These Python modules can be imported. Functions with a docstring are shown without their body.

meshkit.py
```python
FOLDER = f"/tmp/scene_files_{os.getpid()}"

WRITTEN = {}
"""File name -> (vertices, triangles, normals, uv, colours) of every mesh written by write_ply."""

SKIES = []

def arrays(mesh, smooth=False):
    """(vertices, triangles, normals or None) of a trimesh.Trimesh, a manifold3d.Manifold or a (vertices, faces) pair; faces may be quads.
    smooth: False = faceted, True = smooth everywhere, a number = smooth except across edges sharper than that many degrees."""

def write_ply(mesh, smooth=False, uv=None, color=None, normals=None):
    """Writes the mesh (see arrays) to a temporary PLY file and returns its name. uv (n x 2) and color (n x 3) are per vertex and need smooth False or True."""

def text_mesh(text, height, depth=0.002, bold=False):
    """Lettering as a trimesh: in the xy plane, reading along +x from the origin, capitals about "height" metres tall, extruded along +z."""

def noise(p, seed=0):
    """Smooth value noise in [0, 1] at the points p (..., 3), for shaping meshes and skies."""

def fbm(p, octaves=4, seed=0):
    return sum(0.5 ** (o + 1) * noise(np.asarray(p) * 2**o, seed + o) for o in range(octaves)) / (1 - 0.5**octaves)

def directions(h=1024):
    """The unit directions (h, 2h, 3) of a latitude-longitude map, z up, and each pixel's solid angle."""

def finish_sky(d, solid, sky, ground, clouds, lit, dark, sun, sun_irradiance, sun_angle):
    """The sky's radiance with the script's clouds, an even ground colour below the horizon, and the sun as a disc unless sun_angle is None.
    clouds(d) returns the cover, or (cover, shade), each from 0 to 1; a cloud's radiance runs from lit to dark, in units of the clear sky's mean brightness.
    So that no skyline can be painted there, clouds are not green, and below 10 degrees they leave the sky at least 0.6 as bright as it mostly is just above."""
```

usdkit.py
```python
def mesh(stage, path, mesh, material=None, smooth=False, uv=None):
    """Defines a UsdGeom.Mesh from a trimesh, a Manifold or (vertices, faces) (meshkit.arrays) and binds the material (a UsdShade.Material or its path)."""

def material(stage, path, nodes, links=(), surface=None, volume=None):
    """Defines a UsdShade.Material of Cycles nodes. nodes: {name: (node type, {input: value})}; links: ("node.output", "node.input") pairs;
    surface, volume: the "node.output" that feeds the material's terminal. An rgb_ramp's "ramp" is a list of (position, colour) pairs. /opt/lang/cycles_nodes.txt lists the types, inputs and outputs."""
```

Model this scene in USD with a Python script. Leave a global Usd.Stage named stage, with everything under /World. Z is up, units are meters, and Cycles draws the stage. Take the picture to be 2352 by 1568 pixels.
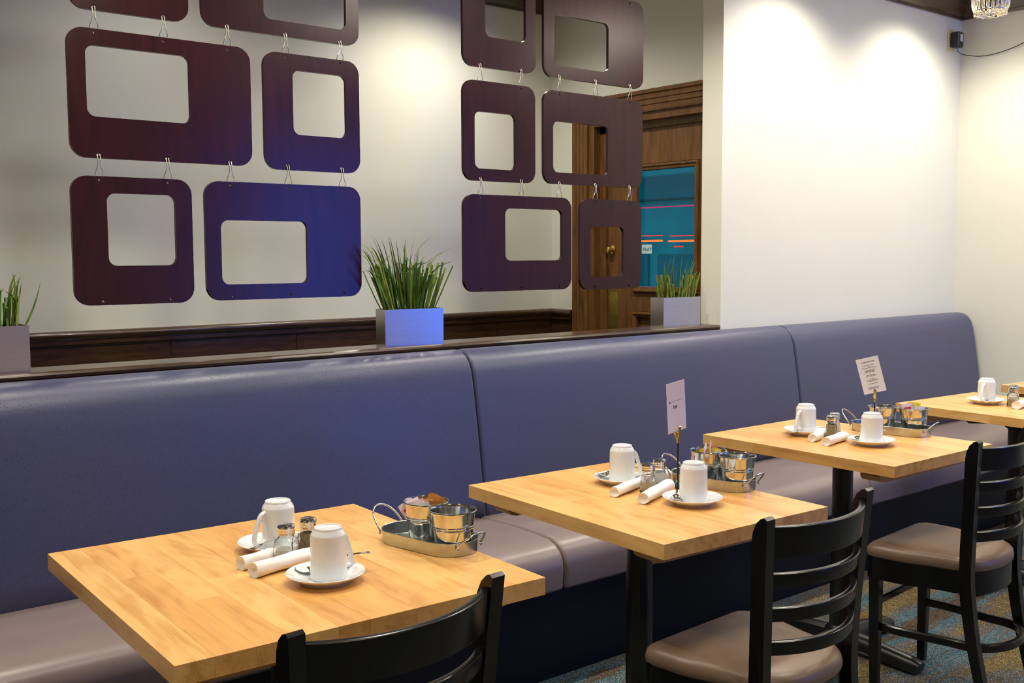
import math, random
import numpy as np, trimesh, usdkit, meshkit
from shapely.geometry import Polygon, box as sbox, Point
from shapely import affinity
from pxr import Usd, UsdGeom, UsdLux, UsdShade, Gf, Sdf

stage = Usd.Stage.CreateInMemory()
UsdGeom.SetStageUpAxis(stage, 'Z'); UsdGeom.SetStageMetersPerUnit(stage, 1.0)
UsdGeom.Xform.Define(stage, '/World')
UsdGeom.Scope.Define(stage, '/World/Looks')
PI = math.pi
rnd = random.Random(7)

# ------------------------------------------------------------------ camera
CAM = np.array([-0.64218, -2.39542, 1.39581])
ROT = np.array([[0.77426979, -0.63283911, -0.00457842], [0.05522059, 0.06035114, 0.9966486], [0.63044189, 0.77192772, -0.08167381]])
cam = UsdGeom.Camera.Define(stage, '/World/camera')
M = np.eye(4); M[0, :3] = ROT[0]; M[1, :3] = ROT[1]; M[2, :3] = -ROT[2]; M[3, :3] = CAM
cam.AddTransformOp().Set(Gf.Matrix4d(*M.ravel().tolist()))
cam.CreateHorizontalApertureAttr(36.0); cam.CreateVerticalApertureAttr(24.0)
cam.CreateFocalLengthAttr(2422.95 / 2352 * 36.0)
cam.CreateClippingRangeAttr(Gf.Vec2f(0.05, 200))
cam.CreateExposureAttr(0.04)

# ------------------------------------------------------------------ lights
SKY = (0.03, 0.42, 2.7)  # deep blue chosen for the reflections through the unseen window
dome = UsdLux.DomeLight.Define(stage, '/World/dusk_sky')
dome.CreateColorAttr(Gf.Vec3f(*SKY)); dome.CreateIntensityAttr(1.0)

def spot(name, loc, power, color, angle, soft=0.4, target=None, radius=0.035):
    l = UsdLux.SphereLight.Define(stage, '/World/' + name)
    d = np.array(target if target is not None else (loc[0], loc[1], 0)) - np.array(loc); d = d / np.linalg.norm(d)
    r = np.cross(d, [0, 1, 0.01]); r /= np.linalg.norm(r); u = np.cross(r, d)
    m = np.eye(4); m[0, :3] = r; m[1, :3] = u; m[2, :3] = -d; m[3, :3] = loc
    l.AddTransformOp().Set(Gf.Matrix4d(*m.ravel().tolist()))
    l.CreateRadiusAttr(radius); l.CreateColorAttr(Gf.Vec3f(*color)); l.CreateIntensityAttr(power)
    l.CreateNormalizeAttr(True)
    s = UsdLux.ShapingAPI.Apply(l.GetPrim()); s.CreateShapingConeAngleAttr(angle); s.CreateShapingConeSoftnessAttr(soft)

WARM = (1.0, 0.92, 0.76)
CEIL = 2.86
for k, x in enumerate((-0.77, 0.33, 1.43, 2.53, 3.63, 4.73)):      # the row of downlights over the bench
    spot('bench_downlight_%03d' % k, (x, 0.37, CEIL - 0.02), 19.5, WARM, 68, 0.75)
for k, (x, y) in enumerate(((4.95, -0.55), (4.95, -1.9))):           # downlights along the side wall
    spot('side_downlight_%03d' % k, (x, y, CEIL - 0.02), 10.0, WARM, 66, 0.8)
for k, (x, y) in enumerate(((3.0, -3.2), (0.0, -3.2), (-2.0, -1.5))):   # out of view, lighting the rest of the dining room
    spot('room_downlight_%03d' % k, (x, y, CEIL - 0.02), 20.0, WARM, 65, 0.6)
for k, (x, y) in enumerate(((0.6, -1.0), (2.6, -1.0), (4.4, -1.0))):     # added fill lights over the aisle, out of view, to brighten walls evenly
    l = UsdLux.RectLight.Define(stage, '/World/ceiling_light_%03d' % k)
    l.AddTranslateOp().Set(Gf.Vec3d(x, y, CEIL - 0.012)); l.CreateWidthAttr(0.6); l.CreateHeightAttr(0.6)
    l.CreateColorAttr(Gf.Vec3f(1.0, 0.93, 0.80)); l.CreateIntensityAttr(20.0)
for k, (x, y, p) in enumerate(((2.5, 1.66, 24.0), (1.1, 1.6, 7.0))):   # corridor behind the panels, out of view; the weaker lamp is added wall fill
    spot('corridor_downlight_%03d' % k, (x, y, CEIL - 0.02), p, WARM, 74, 1.0)

# ------------------------------------------------------------------ helpers
_names = {}
def pth(parent, name):
    k = (parent, name); n = _names.get(k, -1) + 1; _names[k] = n
    return parent + '/' + (name if n == 0 else '%s_%03d' % (name, n))

def tagp(p, label=None, cat=None, group=None, kind=None):
    for k, v in (('label', label), ('category', cat), ('group', group), ('kind', kind)):
        if v: p.SetCustomDataByKey(k, v)
    return p

def thing(name, label, cat, loc=(0, 0, 0), rot=0.0, group=None, rx=0.0, ry=0.0, kind=None):
    p = pth('/World', name)
    x = UsdGeom.Xform.Define(stage, p)
    x.AddTranslateOp().Set(Gf.Vec3d(*map(float, loc))); x.AddRotateXYZOp().Set(Gf.Vec3f(float(rx), float(ry), float(rot)))
    tagp(x.GetPrim(), label, cat, group, kind)
    return p

def copy(src, label, loc, rot=0.0, group=None, rx=0.0, ry=0.0, name=None):
    sp = stage.GetPrimAtPath(src)
    base = src.rpartition('/')[2]
    if base[-4:-3] == '_' and base[-3:].isdigit(): base = base[:-4]
    p = thing(name or base, label, sp.GetCustomDataByKey('category'), loc, rot, group or sp.GetCustomDataByKey('group'), rx, ry)
    pr = stage.GetPrimAtPath(p); pr.GetReferences().AddInternalReference(Sdf.Path(src)); pr.SetInstanceable(True)
    return p

def part(parent, name, mesh, mat, smooth=35, label=None, kind=None):
    if isinstance(mesh, list): mesh = cat(mesh)
    p = pth(parent, name)
    m = usdkit.mesh(stage, p, mesh, mat, smooth)
    if label: m.GetPrim().SetCustomDataByKey('label', label)
    if kind: m.GetPrim().SetCustomDataByKey('kind', kind)
    return p

def solo(name, mesh, mat, label, cat_, group=None, smooth=35, kind=None):
    if isinstance(mesh, list): mesh = cat(mesh)
    p = pth('/World', name)
    m = usdkit.mesh(stage, p, mesh, mat, smooth)
    tagp(m.GetPrim(), label, cat_, group, kind)
    return p

def struct(name, label, category):
    p = pth('/World', name)
    x = UsdGeom.Xform.Define(stage, p); tagp(x.GetPrim(), label, category, None, 'structure')
    return p

def smesh(name, mesh, mat, label, category, smooth=35):
    return solo(name, mesh, mat, label, category, None, smooth, 'structure')

def cat(ms):
    out_v, out_f, n = [], [], 0
    for m in ms:
        v, f, _ = meshkit.arrays(m); out_v.append(v); out_f.append(f + n); n += len(v)
    return trimesh.Trimesh(np.vstack(out_v), np.vstack(out_f), process=False)

def mv(m, t=(0, 0, 0), rz=0.0, rx=0.0, ry=0.0):
    m = m.copy() if hasattr(m, 'copy') else trimesh.Trimesh(*m, process=False)
    if rx: m.apply_transform(trimesh.transformations.rotation_matrix(rx, [1, 0, 0]))
    if ry: m.apply_transform(trimesh.transformations.rotation_matrix(ry, [0, 1, 0]))
    if rz: m.apply_transform(trimesh.transformations.rotation_matrix(rz, [0, 0, 1]))
    m.apply_translation(t); return m

def bx(x0, x1, y0, y1, z0, z1, c=0.0):
    """a box, its edges chamfered by c"""
    if c <= 0:
        m = trimesh.creation.box([x1 - x0, y1 - y0, z1 - z0]); m.apply_translation([(x0 + x1) / 2, (y0 + y1) / 2, (z0 + z1) / 2]); return m
    pts = []
    for sx in (0, 1):
        for sy in (0, 1):
            for sz in (0, 1):
                p = np.array([x1 if sx else x0, y1 if sy else y0, z1 if sz else z0], float)
                d = np.array([-c if sx else c, -c if sy else c, -c if sz else c])
                for k in range(3):
                    q = p + d; q[k] = p[k]; pts.append(q)
    return trimesh.Trimesh(np.array(pts)).convex_hull

def lathe(prof, n=40):
    """profile of (r, z), closed on the axis where r = 0"""
    v, f, rows = [], [], []
    for r, z in prof:
        if r < 1e-6: rows.append([len(v)]); v.append([0, 0, z])
        else:
            rows.append(list(range(len(v), len(v) + n)))
            for k in range(n):
                a = 2 * PI * k / n; v.append([r * math.cos(a), r * math.sin(a), z])
    for A, B in zip(rows, rows[1:]):
        for k in range(n):
            k2 = (k + 1) % n
            if len(A) == 1 and len(B) == 1: continue
            if len(A) == 1: f.append([A[0], B[k2], B[k]])
            elif len(B) == 1: f.append([A[k], A[k2], B[0]])
            else: f += [[A[k], A[k2], B[k2]], [A[k], B[k2], B[k]]]
    return trimesh.Trimesh(np.array(v, float), np.array(f), process=False)

def sweep(pts, sec, up=(0, 0, 1), closed=False, scale=None, cap=True):
    """sweeps a section (list of (a, b): a along side, b along up) along points"""
    P = np.asarray(pts, float); n = len(P); sec = np.asarray(sec, float); m = len(sec)
    T = np.gradient(P, axis=0) if not closed else np.roll(P, -1, 0) - np.roll(P, 1, 0)
    T /= np.linalg.norm(T, axis=1, keepdims=True)
    up = np.broadcast_to(np.asarray(up, float), P.shape)
    S = np.cross(T, up); S /= np.linalg.norm(S, axis=1, keepdims=True) + 1e-12
    Uv = np.cross(S, T)
    sc = np.ones((n, 2)) if scale is None else np.asarray(scale, float)
    if sc.ndim == 1: sc = np.stack([sc, sc], 1)
    V = P[:, None] + S[:, None] * (sec[None, :, 0] * sc[:, :1])[..., None] + Uv[:, None] * (sec[None, :, 1] * sc[:, 1:])[..., None]
    F = []
    for i in range(n if closed else n - 1):
        i2 = (i + 1) % n
        for j in range(m):
            j2 = (j + 1) % m
            F += [[i * m + j, i * m + j2, i2 * m + j2], [i * m + j, i2 * m + j2, i2 * m + j]]
    if cap and not closed:
        for j in range(1, m - 1):
            F += [[0, j + 1, j], [(n - 1) * m, (n - 1) * m + j, (n - 1) * m + j + 1]]
    return trimesh.Trimesh(V.reshape(-1, 3), np.array(F), process=False)

def circ(r, n=8, ry=None):
    return [(r * math.cos(2 * PI * k / n), (ry or r) * math.sin(2 * PI * k / n)) for k in range(n)]

def rrect(w, h, r, n=3):
    """rounded rectangle section"""
    out = []
    for cx, cy, a0 in ((w / 2 - r, h / 2 - r, 0), (-w / 2 + r, h / 2 - r, 90), (-w / 2 + r, -h / 2 + r, 180), (w / 2 - r, -h / 2 + r, 270)):
        for k in range(n + 1):
            a = math.radians(a0 + 90 * k / n); out.append((cx + r * math.cos(a), cy + r * math.sin(a)))
    return out

def tube(pts, r, n=8, scale=None, up=None):
    P = np.asarray(pts, float)
    if up is None:
        d = P[-1] - P[0]; up = (0, 0, 1) if abs(d[2]) < 0.9 * np.linalg.norm(d) else (0, 1, 0.01)
    return sweep(P, circ(r, n), up, scale=scale)

def arc(fn, n=16, a=0.0, b=1.0):
    return [fn(a + (b - a) * k / n) for k in range(n + 1)]

def extr(poly, h):
    return trimesh.creation.extrude_polygon(poly, h, engine='earcut')

def extr_x(pts, x0, x1):
    """profile of (y, z) extruded along x"""
    m = extr(Polygon(pts), x1 - x0); v = m.vertices.copy()
    m2 = trimesh.Trimesh(np.stack([v[:, 2] + x0, v[:, 0], v[:, 1]], 1), m.faces, process=False); return m2

def extr_y(pts, y0, y1):
    """profile of (x, z) extruded along y"""
    m = extr(Polygon(pts), y1 - y0); v = m.vertices.copy()
    return trimesh.Trimesh(np.stack([v[:, 0], v[:, 2] + y0, v[:, 1]], 1), m.faces[:, ::-1], process=False)

def spline(pts, n=24):
    from scipy.interpolate import CubicSpline
    P = np.asarray(pts, float); t = np.r_[0, np.cumsum(np.linalg.norm(np.diff(P, axis=0), axis=1))]
    return CubicSpline(t, P)(np.linspace(0, t[-1], n))

# ------------------------------------------------------------------ materials
def mat(name, nodes, links, surface='p.BSDF'):
    return usdkit.material(stage, '/World/Looks/' + name, nodes, links, surface)

def pbr(name, color, rough=0.5, metal=0.0, noise=0.0, nscale=20, bump=0.0, bscale=200, vec=(1, 1, 1), **kw):
    nodes = {'p': ('principled_bsdf', dict(base_color=color, roughness=rough, metallic=metal, **kw))}
    links = []
    if noise or bump:
        nodes['tc'] = ('texture_coordinate', {}); nodes['mp'] = ('mapping', {'scale': vec}); links.append(('tc.object', 'mp.vector'))
    if noise:
        nodes['n'] = ('noise_texture', {'scale': nscale, 'detail': 4})
        c = np.array(color)
        nodes['r'] = ('rgb_ramp', {'ramp': [(0.25, tuple(c * (1 - noise))), (0.75, tuple(np.minimum(c * (1 + noise), 1)))]})
        links += [('mp.vector', 'n.vector'), ('n.fac', 'r.fac'), ('r.color', 'p.base_color')]
    if bump:
        nodes['bn'] = ('noise_texture', {'scale': bscale, 'detail': 3}); nodes['b'] = ('bump', {'strength': bump, 'distance': 0.001})
        links += [('mp.vector', 'bn.vector'), ('bn.fac', 'b.height'), ('b.normal', 'p.normal')]
    return mat(name, nodes, links)

PAINT = pbr('wall_paint', (0.71, 0.72, 0.655), 0.6, noise=0.02, nscale=3, bump=0.15, bscale=90)
CEILM = pbr('ceiling_paint', (0.72, 0.68, 0.58), 0.8)
FARW = pbr('far_wall_paint', (0.62, 0.50, 0.36), 0.7)
DWOOD = pbr('dark_wood', (0.050, 0.024, 0.011), 0.28, noise=0.45, nscale=6, vec=(2, 2, 14), coat_weight=0.3)
DOORW = pbr('door_wood', (0.135, 0.062, 0.018), 0.42, noise=0.4, nscale=5, vec=(10, 10, 1.5), specular_ior_level=0.3)
LACQ = pbr('mahogany_lacquer', (0.021, 0.0032, 0.0034), 0.24, noise=0.35, nscale=4, vec=(9, 3, 1), specular_ior_level=0.44)
BLACKW = pbr('black_lacquered_wood', (0.004, 0.004, 0.005), 0.20, specular_ior_level=0.38)
BLACKM = pbr('black_metal', (0.008, 0.009, 0.011), 0.32, bump=0.1, bscale=150)
PLINTH = pbr('plinth_black', (0.003, 0.005, 0.009), 0.5, specular_ior_level=0.2)
SEATV = pbr('taupe_vinyl', (0.22, 0.17, 0.17), 0.33, noise=0.06, nscale=8, bump=0.2, bscale=260)
CHAIRV = pbr('brown_vinyl', (0.185, 0.118, 0.080), 0.38, noise=0.06, nscale=9, bump=0.2, bscale=260)
CERAM = pbr('white_china', (0.80, 0.82, 0.84), 0.08, coat_weight=0.4)
PAPERN = pbr('napkin_paper', (0.86, 0.85, 0.84), 0.85, bump=0.5, bscale=120)
CARDM = pbr('card_paper', (0.78, 0.76, 0.84), 0.6)
INK = pbr('dark_ink', (0.10, 0.09, 0.12), 0.7)
GALV = pbr('galvanised_steel', (0.60, 0.62, 0.62), 0.14, 1.0, noise=0.12, nscale=30)
TRAYM = pbr('tray_steel', (0.50, 0.53, 0.53), 0.3, 1.0, noise=0.15, nscale=40)
CHROME = pbr('chrome', (0.78, 0.77, 0.75), 0.08, 1.0)
WIRE = pbr('hook_wire', (0.80, 0.76, 0.68), 0.22, 1.0)
BRASS = pbr('brass', (0.72, 0.52, 0.12), 0.2, 1.0)
BRASSP = pbr('brass_plate', (0.46, 0.36, 0.08), 0.38, 1.0, noise=0.25, nscale=15)
STEELB = pbr('brushed_steel', (0.62, 0.60, 0.57), 0.27, 1.0, noise=0.06, nscale=60, vec=(0.15, 0.15, 6), anisotropic=0.5)
SALT = pbr('salt', (0.88, 0.88, 0.87), 0.9, bump=0.6, bscale=500)
PEPPER = pbr('pepper', (0.44, 0.31, 0.16), 0.9, noise=0.6, nscale=400)
GLASS = mat('clear_glass', {'p': ('principled_bsdf', {'base_color': (0.96, 0.98, 0.97), 'roughness': 0.02, 'transmission_weight': 1.0, 'ior': 1.45})}, [])
BEADG = mat('bead_glass', {'p': ('principled_bsdf', {'base_color': (1.0, 0.93, 0.78), 'roughness': 0.03, 'transmission_weight': 1.0, 'ior': 1.5})}, [])
def pane(name, tint, ior=1.5):
    return mat(name, {'t': ('transparent_bsdf', {'color': tint}), 'g': ('glossy_bsdf', {'color': (1, 1, 1), 'roughness': 0.02}), 'f': ('fresnel', {'IOR': ior}), 'm': ('mix_closure', {})},
               [('f.fac', 'm.fac'), ('t.BSDF', 'm.closure1'), ('g.BSDF', 'm.closure2')], 'm.closure')
PANE = pane('window_glass', (0.88, 0.95, 0.96))
DPANE = pane('door_glass', (0.80, 0.97, 0.99), 1.2)
def emit(name, color, s):
    return mat(name, {'e': ('emission', {'color': color, 'strength': s})}, [], 'e.emission')
TRAILR = emit('trail_red', (1.0, 0.05, 0.05), 1.1)
TRAILO = emit('trail_orange', (1.0, 0.17, 0.03), 1.5)
TRAILP = emit('trail_pink', (0.75, 0.04, 0.14), 0.9)
BULB = emit('bulb_glow', (1.0, 0.82, 0.55), 14.0)
PINKP = pbr('pink_packet', (0.80, 0.60, 0.68), 0.6); WHITEP = pbr('white_packet', (0.82, 0.78, 0.84), 0.6)
BROWNP = pbr('brown_packet', (0.42, 0.17, 0.03), 0.6, noise=0.25, nscale=60); YELP = pbr('yellow_packet', (0.75, 0.58, 0.03), 0.55)
ORANGEP = pbr('peach_packet', (0.75, 0.36, 0.16), 0.6); REDINK = pbr('red_ink', (0.65, 0.03, 0.06), 0.6)
CREAM = pbr('creamer_cup', (0.80, 0.84, 0.90), 0.35); BLUELID = pbr('creamer_lid', (0.22, 0.40, 0.75), 0.35)
SOIL = pbr('planter_filler', (0.05, 0.04, 0.02), 0.9)
IVORY = pbr('ivory_plastic', (0.62, 0.56, 0.30), 0.4); BLKPL = pbr('black_plastic', (0.012, 0.013, 0.015), 0.4); LABELM = pbr('pale_label', (0.55, 0.66, 0.76), 0.6)
TEALF = pbr('teal_facade', (0.04, 0.18, 0.043), 0.6, noise=0.3, nscale=1.5, specular_ior_level=0.0); TEALD = pbr('dark_facade', (0.028, 0.10, 0.025), 0.5, specular_ior_level=0.0); TEALL = pbr('pale_facade', (0.10, 0.28, 0.07), 0.5, specular_ior_level=0.0)
ROAD = pbr('asphalt', (0.03, 0.06, 0.012), 0.7, specular_ior_level=0.0)

def leaf(name, c):
    return mat(name, {'tc': ('texture_coordinate', {}), 'n': ('noise_texture', {'scale': 35, 'detail': 3}),
                      'r': ('rgb_ramp', {'ramp': [(0.3, tuple(0.65 * x for x in c)), (0.7, tuple(1.3 * x for x in c))]}),
                      'p': ('principled_bsdf', {'roughness': 0.45}), 't': ('translucent_bsdf', {'color': c}), 'm': ('mix_closure', {'fac': 0.2})},
               [('tc.object', 'n.vector'), ('n.fac', 'r.fac'), ('r.color', 'p.base_color'), ('p.BSDF', 'm.closure1'), ('t.BSDF', 'm.closure2')], 'm.closure')
LEAVES = [leaf('leaf_olive', (0.20, 0.27, 0.035)), leaf('leaf_green', (0.11, 0.23, 0.03)), leaf('leaf_dark', (0.045, 0.10, 0.02)), leaf('leaf_straw', (0.30, 0.27, 0.06))]

# speckled blue banquette vinyl: small dark dimples on a blue-violet ground
VINYL = mat('blue_vinyl', {
    'tc': ('texture_coordinate', {}),
    'v': ('voronoi_texture', {'scale': 180, 'feature': 'f1', 'randomness': 1.0}),
    'nz': ('noise_texture', {'scale': 55, 'detail': 2}), 'sp': ('rgb_ramp', {'ramp': [(0.17, (1, 1, 1)), (0.34, (0, 0, 0))]}),
    'mk': ('rgb_ramp', {'ramp': [(0.36, (0, 0, 0)), (0.50, (1, 1, 1))]}), 'mu': ('mix', {'mix_type': 'multiply', 'fac': 1.0}),
    'n2': ('noise_texture', {'scale': 2.2, 'detail': 3}), 'base': ('rgb_ramp', {'ramp': [(0.3, (0.042, 0.053, 0.118)), (0.7, (0.053, 0.052, 0.124))]}),
    'c': ('mix', {'color2': (0.022, 0.026, 0.066)}), 'inv': ('invert', {'fac': 1.0}), 'bp': ('bump', {'strength': 0.22, 'distance': 0.0012}),
    'p': ('principled_bsdf', {'roughness': 0.38, 'sheen_weight': 0.08})},
    [('tc.object', 'v.vector'), ('tc.object', 'nz.vector'), ('tc.object', 'n2.vector'), ('v.distance', 'sp.fac'), ('nz.fac', 'mk.fac'), ('sp.color', 'mu.color1'), ('mk.color', 'mu.color2'),
     ('n2.fac', 'base.fac'), ('base.color', 'c.color1'), ('mu.color', 'c.fac'), ('c.color', 'p.base_color'), ('mu.color', 'inv.color'), ('inv.color', 'bp.height'), ('bp.normal', 'p.normal')])

# maple staves: along-grain noise, figure and a tone of their own
def maple(name, a, b):
    return mat(name, {
        'tc': ('texture_coordinate', {}), 'oi': ('object_info', {}), 'off': ('combine_xyz', {}), 'm7': ('math', {'math_type': 'multiply', 'value2': 37.0}),
        'ad': ('vector_math', {'math_type': 'add'}), 'mp': ('mapping', {'scale': (30, 1.6, 30)}), 'n': ('noise_texture', {'scale': 1.0, 'detail': 5, 'distortion': 1.2}),
        'mp2': ('mapping', {'scale': (9, 3.2, 9)}), 'w': ('noise_texture', {'scale': 1.0, 'detail': 2, 'distortion': 2.5}),
        'mp3': ('mapping', {'scale': (420, 9, 420)}), 'f': ('noise_texture', {'scale': 1.0, 'detail': 2}),
        'mx': ('mix', {'fac': 0.5}), 'mf': ('mix', {'fac': 0.22}), 'r': ('rgb_ramp', {'ramp': [(0.36, b), (0.50, a), (0.64, tuple(min(1, 1.15 * x) for x in a))]}),
        'p': ('principled_bsdf', {'roughness': 0.34, 'coat_weight': 0.25, 'coat_roughness': 0.25})},
        [('tc.object', 'ad.vector1'), ('oi.random', 'm7.value1'), ('m7.value', 'off.x'), ('m7.value', 'off.y'), ('off.vector', 'ad.vector2'),
         ('ad.vector', 'mp.vector'), ('mp.vector', 'n.vector'), ('ad.vector', 'mp2.vector'), ('mp2.vector', 'w.vector'), ('ad.vector', 'mp3.vector'), ('mp3.vector', 'f.vector'),
         ('n.fac', 'mx.color1'), ('w.fac', 'mx.color2'), ('mx.color', 'mf.color1'), ('f.fac', 'mf.color2'), ('mf.color', 'r.fac'), ('r.color', 'p.base_color')])
MAPLE = [maple('maple_pale', (0.78, 0.45, 0.155), (0.60, 0.30, 0.075)), maple('maple_honey', (0.73, 0.395, 0.125), (0.56, 0.26, 0.06)),
         maple('maple_gold', (0.76, 0.425, 0.14), (0.58, 0.28, 0.068)), maple('maple_amber', (0.70, 0.365, 0.108), (0.53, 0.24, 0.053))]
CLEATW = pbr('cleat_maple', (0.55, 0.29, 0.09), 0.45, noise=0.2, nscale=10)

# patchwork carpet: teal, umber and mustard bands with a coarse loop weave
CARPET = mat('loop_carpet', {
    'g': ('geometry', {}), 'mp': ('mapping', {'scale': (0.95, 4.6, 1), 'rotation': (0, 0, 0.06), 'location': (0.3, 0.25, 0)}), 'n': ('noise_texture', {'scale': 1.0, 'detail': 1.5, 'roughness': 0.45}),
    'mp2': ('mapping', {'scale': (7, 55, 1)}), 'n2': ('noise_texture', {'scale': 1.0, 'detail': 2}), 'mj': ('mix', {'fac': 0.24}),
    'r': ('rgb_ramp', {'ramp': [(0.0, (0.25, 0.18, 0.13)), (0.41, (0.27, 0.20, 0.15)), (0.435, (0.21, 0.38, 0.46)), (0.49, (0.27, 0.41, 0.48)), (0.515, (0.35, 0.34, 0.35)), (0.56, (0.38, 0.33, 0.26)), (0.585, (0.52, 0.39, 0.17)), (1.0, (0.54, 0.40, 0.15))]}),
    'mw': ('mapping', {'scale': (1, 1, 1), 'rotation': (0, 0, 0.5)}), 'v': ('voronoi_texture', {'scale': 190, 'randomness': 0.55}), 'wr': ('rgb_ramp', {'ramp': [(0.05, (1.5, 1.5, 1.5)), (0.45, (0.22, 0.22, 0.22))]}),
    'vc': ('hsv', {'saturation': 0.45, 'value': 0.9}), 'mu': ('mix', {'mix_type': 'multiply', 'fac': 1.0}), 'ov': ('mix', {'mix_type': 'overlay', 'fac': 0.25}),
    'inv': ('invert', {'fac': 1.0}), 'b': ('bump', {'strength': 0.8, 'distance': 0.004}), 'p': ('principled_bsdf', {'roughness': 0.95, 'specular_ior_level': 0.1})},
    [('g.position', 'mp.vector'), ('mp.vector', 'n.vector'), ('g.position', 'mp2.vector'), ('mp2.vector', 'n2.vector'), ('n.fac', 'mj.color1'), ('n2.fac', 'mj.color2'), ('mj.color', 'r.fac'),
     ('g.position', 'mw.vector'), ('mw.vector', 'v.vector'), ('v.distance', 'wr.fac'), ('r.color', 'mu.color1'), ('wr.color', 'mu.color2'),
     ('v.color', 'vc.color'), ('mu.color', 'ov.color1'), ('vc.color', 'ov.color2'), ('ov.color', 'p.base_color'), ('v.distance', 'inv.color'), ('inv.color', 'b.height'), ('b.normal', 'p.normal')])

# ------------------------------------------------------------------ the room
XR, YB, YN, XD = 5.36, 0.80, 2.20, 3.41          # right wall, wall over the bench, corridor's rear wall, door wall
XL, YF = -3.2, -5.0
smesh('floor', bx(XL - .2, XR + .2, YF - .2, YN + .2, -0.10, 0.0), CARPET, 'patchwork loop carpet in teal, brown and mustard under the chairs', 'floor')
smesh('ceiling', bx(XL - .2, XR + .2, YF - .2, YN + .2, CEIL, CEIL + 0.1), CEILM, 'pale ceiling over the dining room and corridor', 'ceiling')
smesh('wall_back', bx(3.225, XR, YB, 0.92, 0, CEIL), PAINT, 'cream wall lit by scallops above the right end of the bench', 'wall')
smesh('wall_right', bx(XR, XR + .15, YF, 0.92, 0, CEIL), PAINT, 'cream side wall at the far end of the bench', 'wall')
smesh('wall_rear', bx(XL, XD + .2, YN, YN + .15, 0, CEIL), PAINT, 'cream corridor wall behind the hanging panels', 'wall')
smesh('wall_left', bx(XL - .15, XL, YF, YN, 0, CEIL), FARW, 'brown wall on the left side of the room', 'wall')
smesh('wall_half', bx(XL, 3.224, 0.81, 0.935, 0, 1.030), DWOOD, 'low partition wall behind the upholstered bench', 'wall')
# wall with the door: opening y 0.93 .. 1.885, z 0 .. 2.12
DO0, DO1, DOZ = 0.93, 1.88, 2.13
smesh('wall_door', [bx(XD, XD + .15, DO1, YN, 0, CEIL), bx(XD, XD + .15, DO0, DO1, DOZ, CEIL), bx(XD, XD + .15, 0.92, DO0, 0, CEIL)], PAINT, 'cream end wall of the corridor around the street door', 'wall')
# wall behind the camera; its unseen window gives panels and planter their blue sheen
W0, W1, WZ0, WZ1 = 3.75, 5.25, 0.35, 2.45
smesh('wall_front', [bx(XL, W0, YF - .15, YF, 0, CEIL), bx(W1, XR, YF - .15, YF, 0, CEIL), bx(W0, W1, YF - .15, YF, 0, WZ0), bx(W0, W1, YF - .15, YF, WZ1, CEIL)], FARW, 'wall behind the camera around the unseen blue window', 'wall')
w = struct('window_1', 'large unseen window opposite the bench, source of the blue sheen on the panels', 'window')  # out of view, placed to cast blue sheen on panels and planter
part(w, 'window_frame', [bx(W0, W0 + .05, YF - .12, YF - .02, WZ0, WZ1), bx(W1 - .05, W1, YF - .12, YF - .02, WZ0, WZ1), bx(W0, W1, YF - .12, YF - .02, WZ0, WZ0 + .05), bx(W0, W1, YF - .12, YF - .02, WZ1 - .05, WZ1), bx(4.48, 4.52, YF - .12, YF - .02, WZ0, WZ1)], DWOOD)
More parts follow.
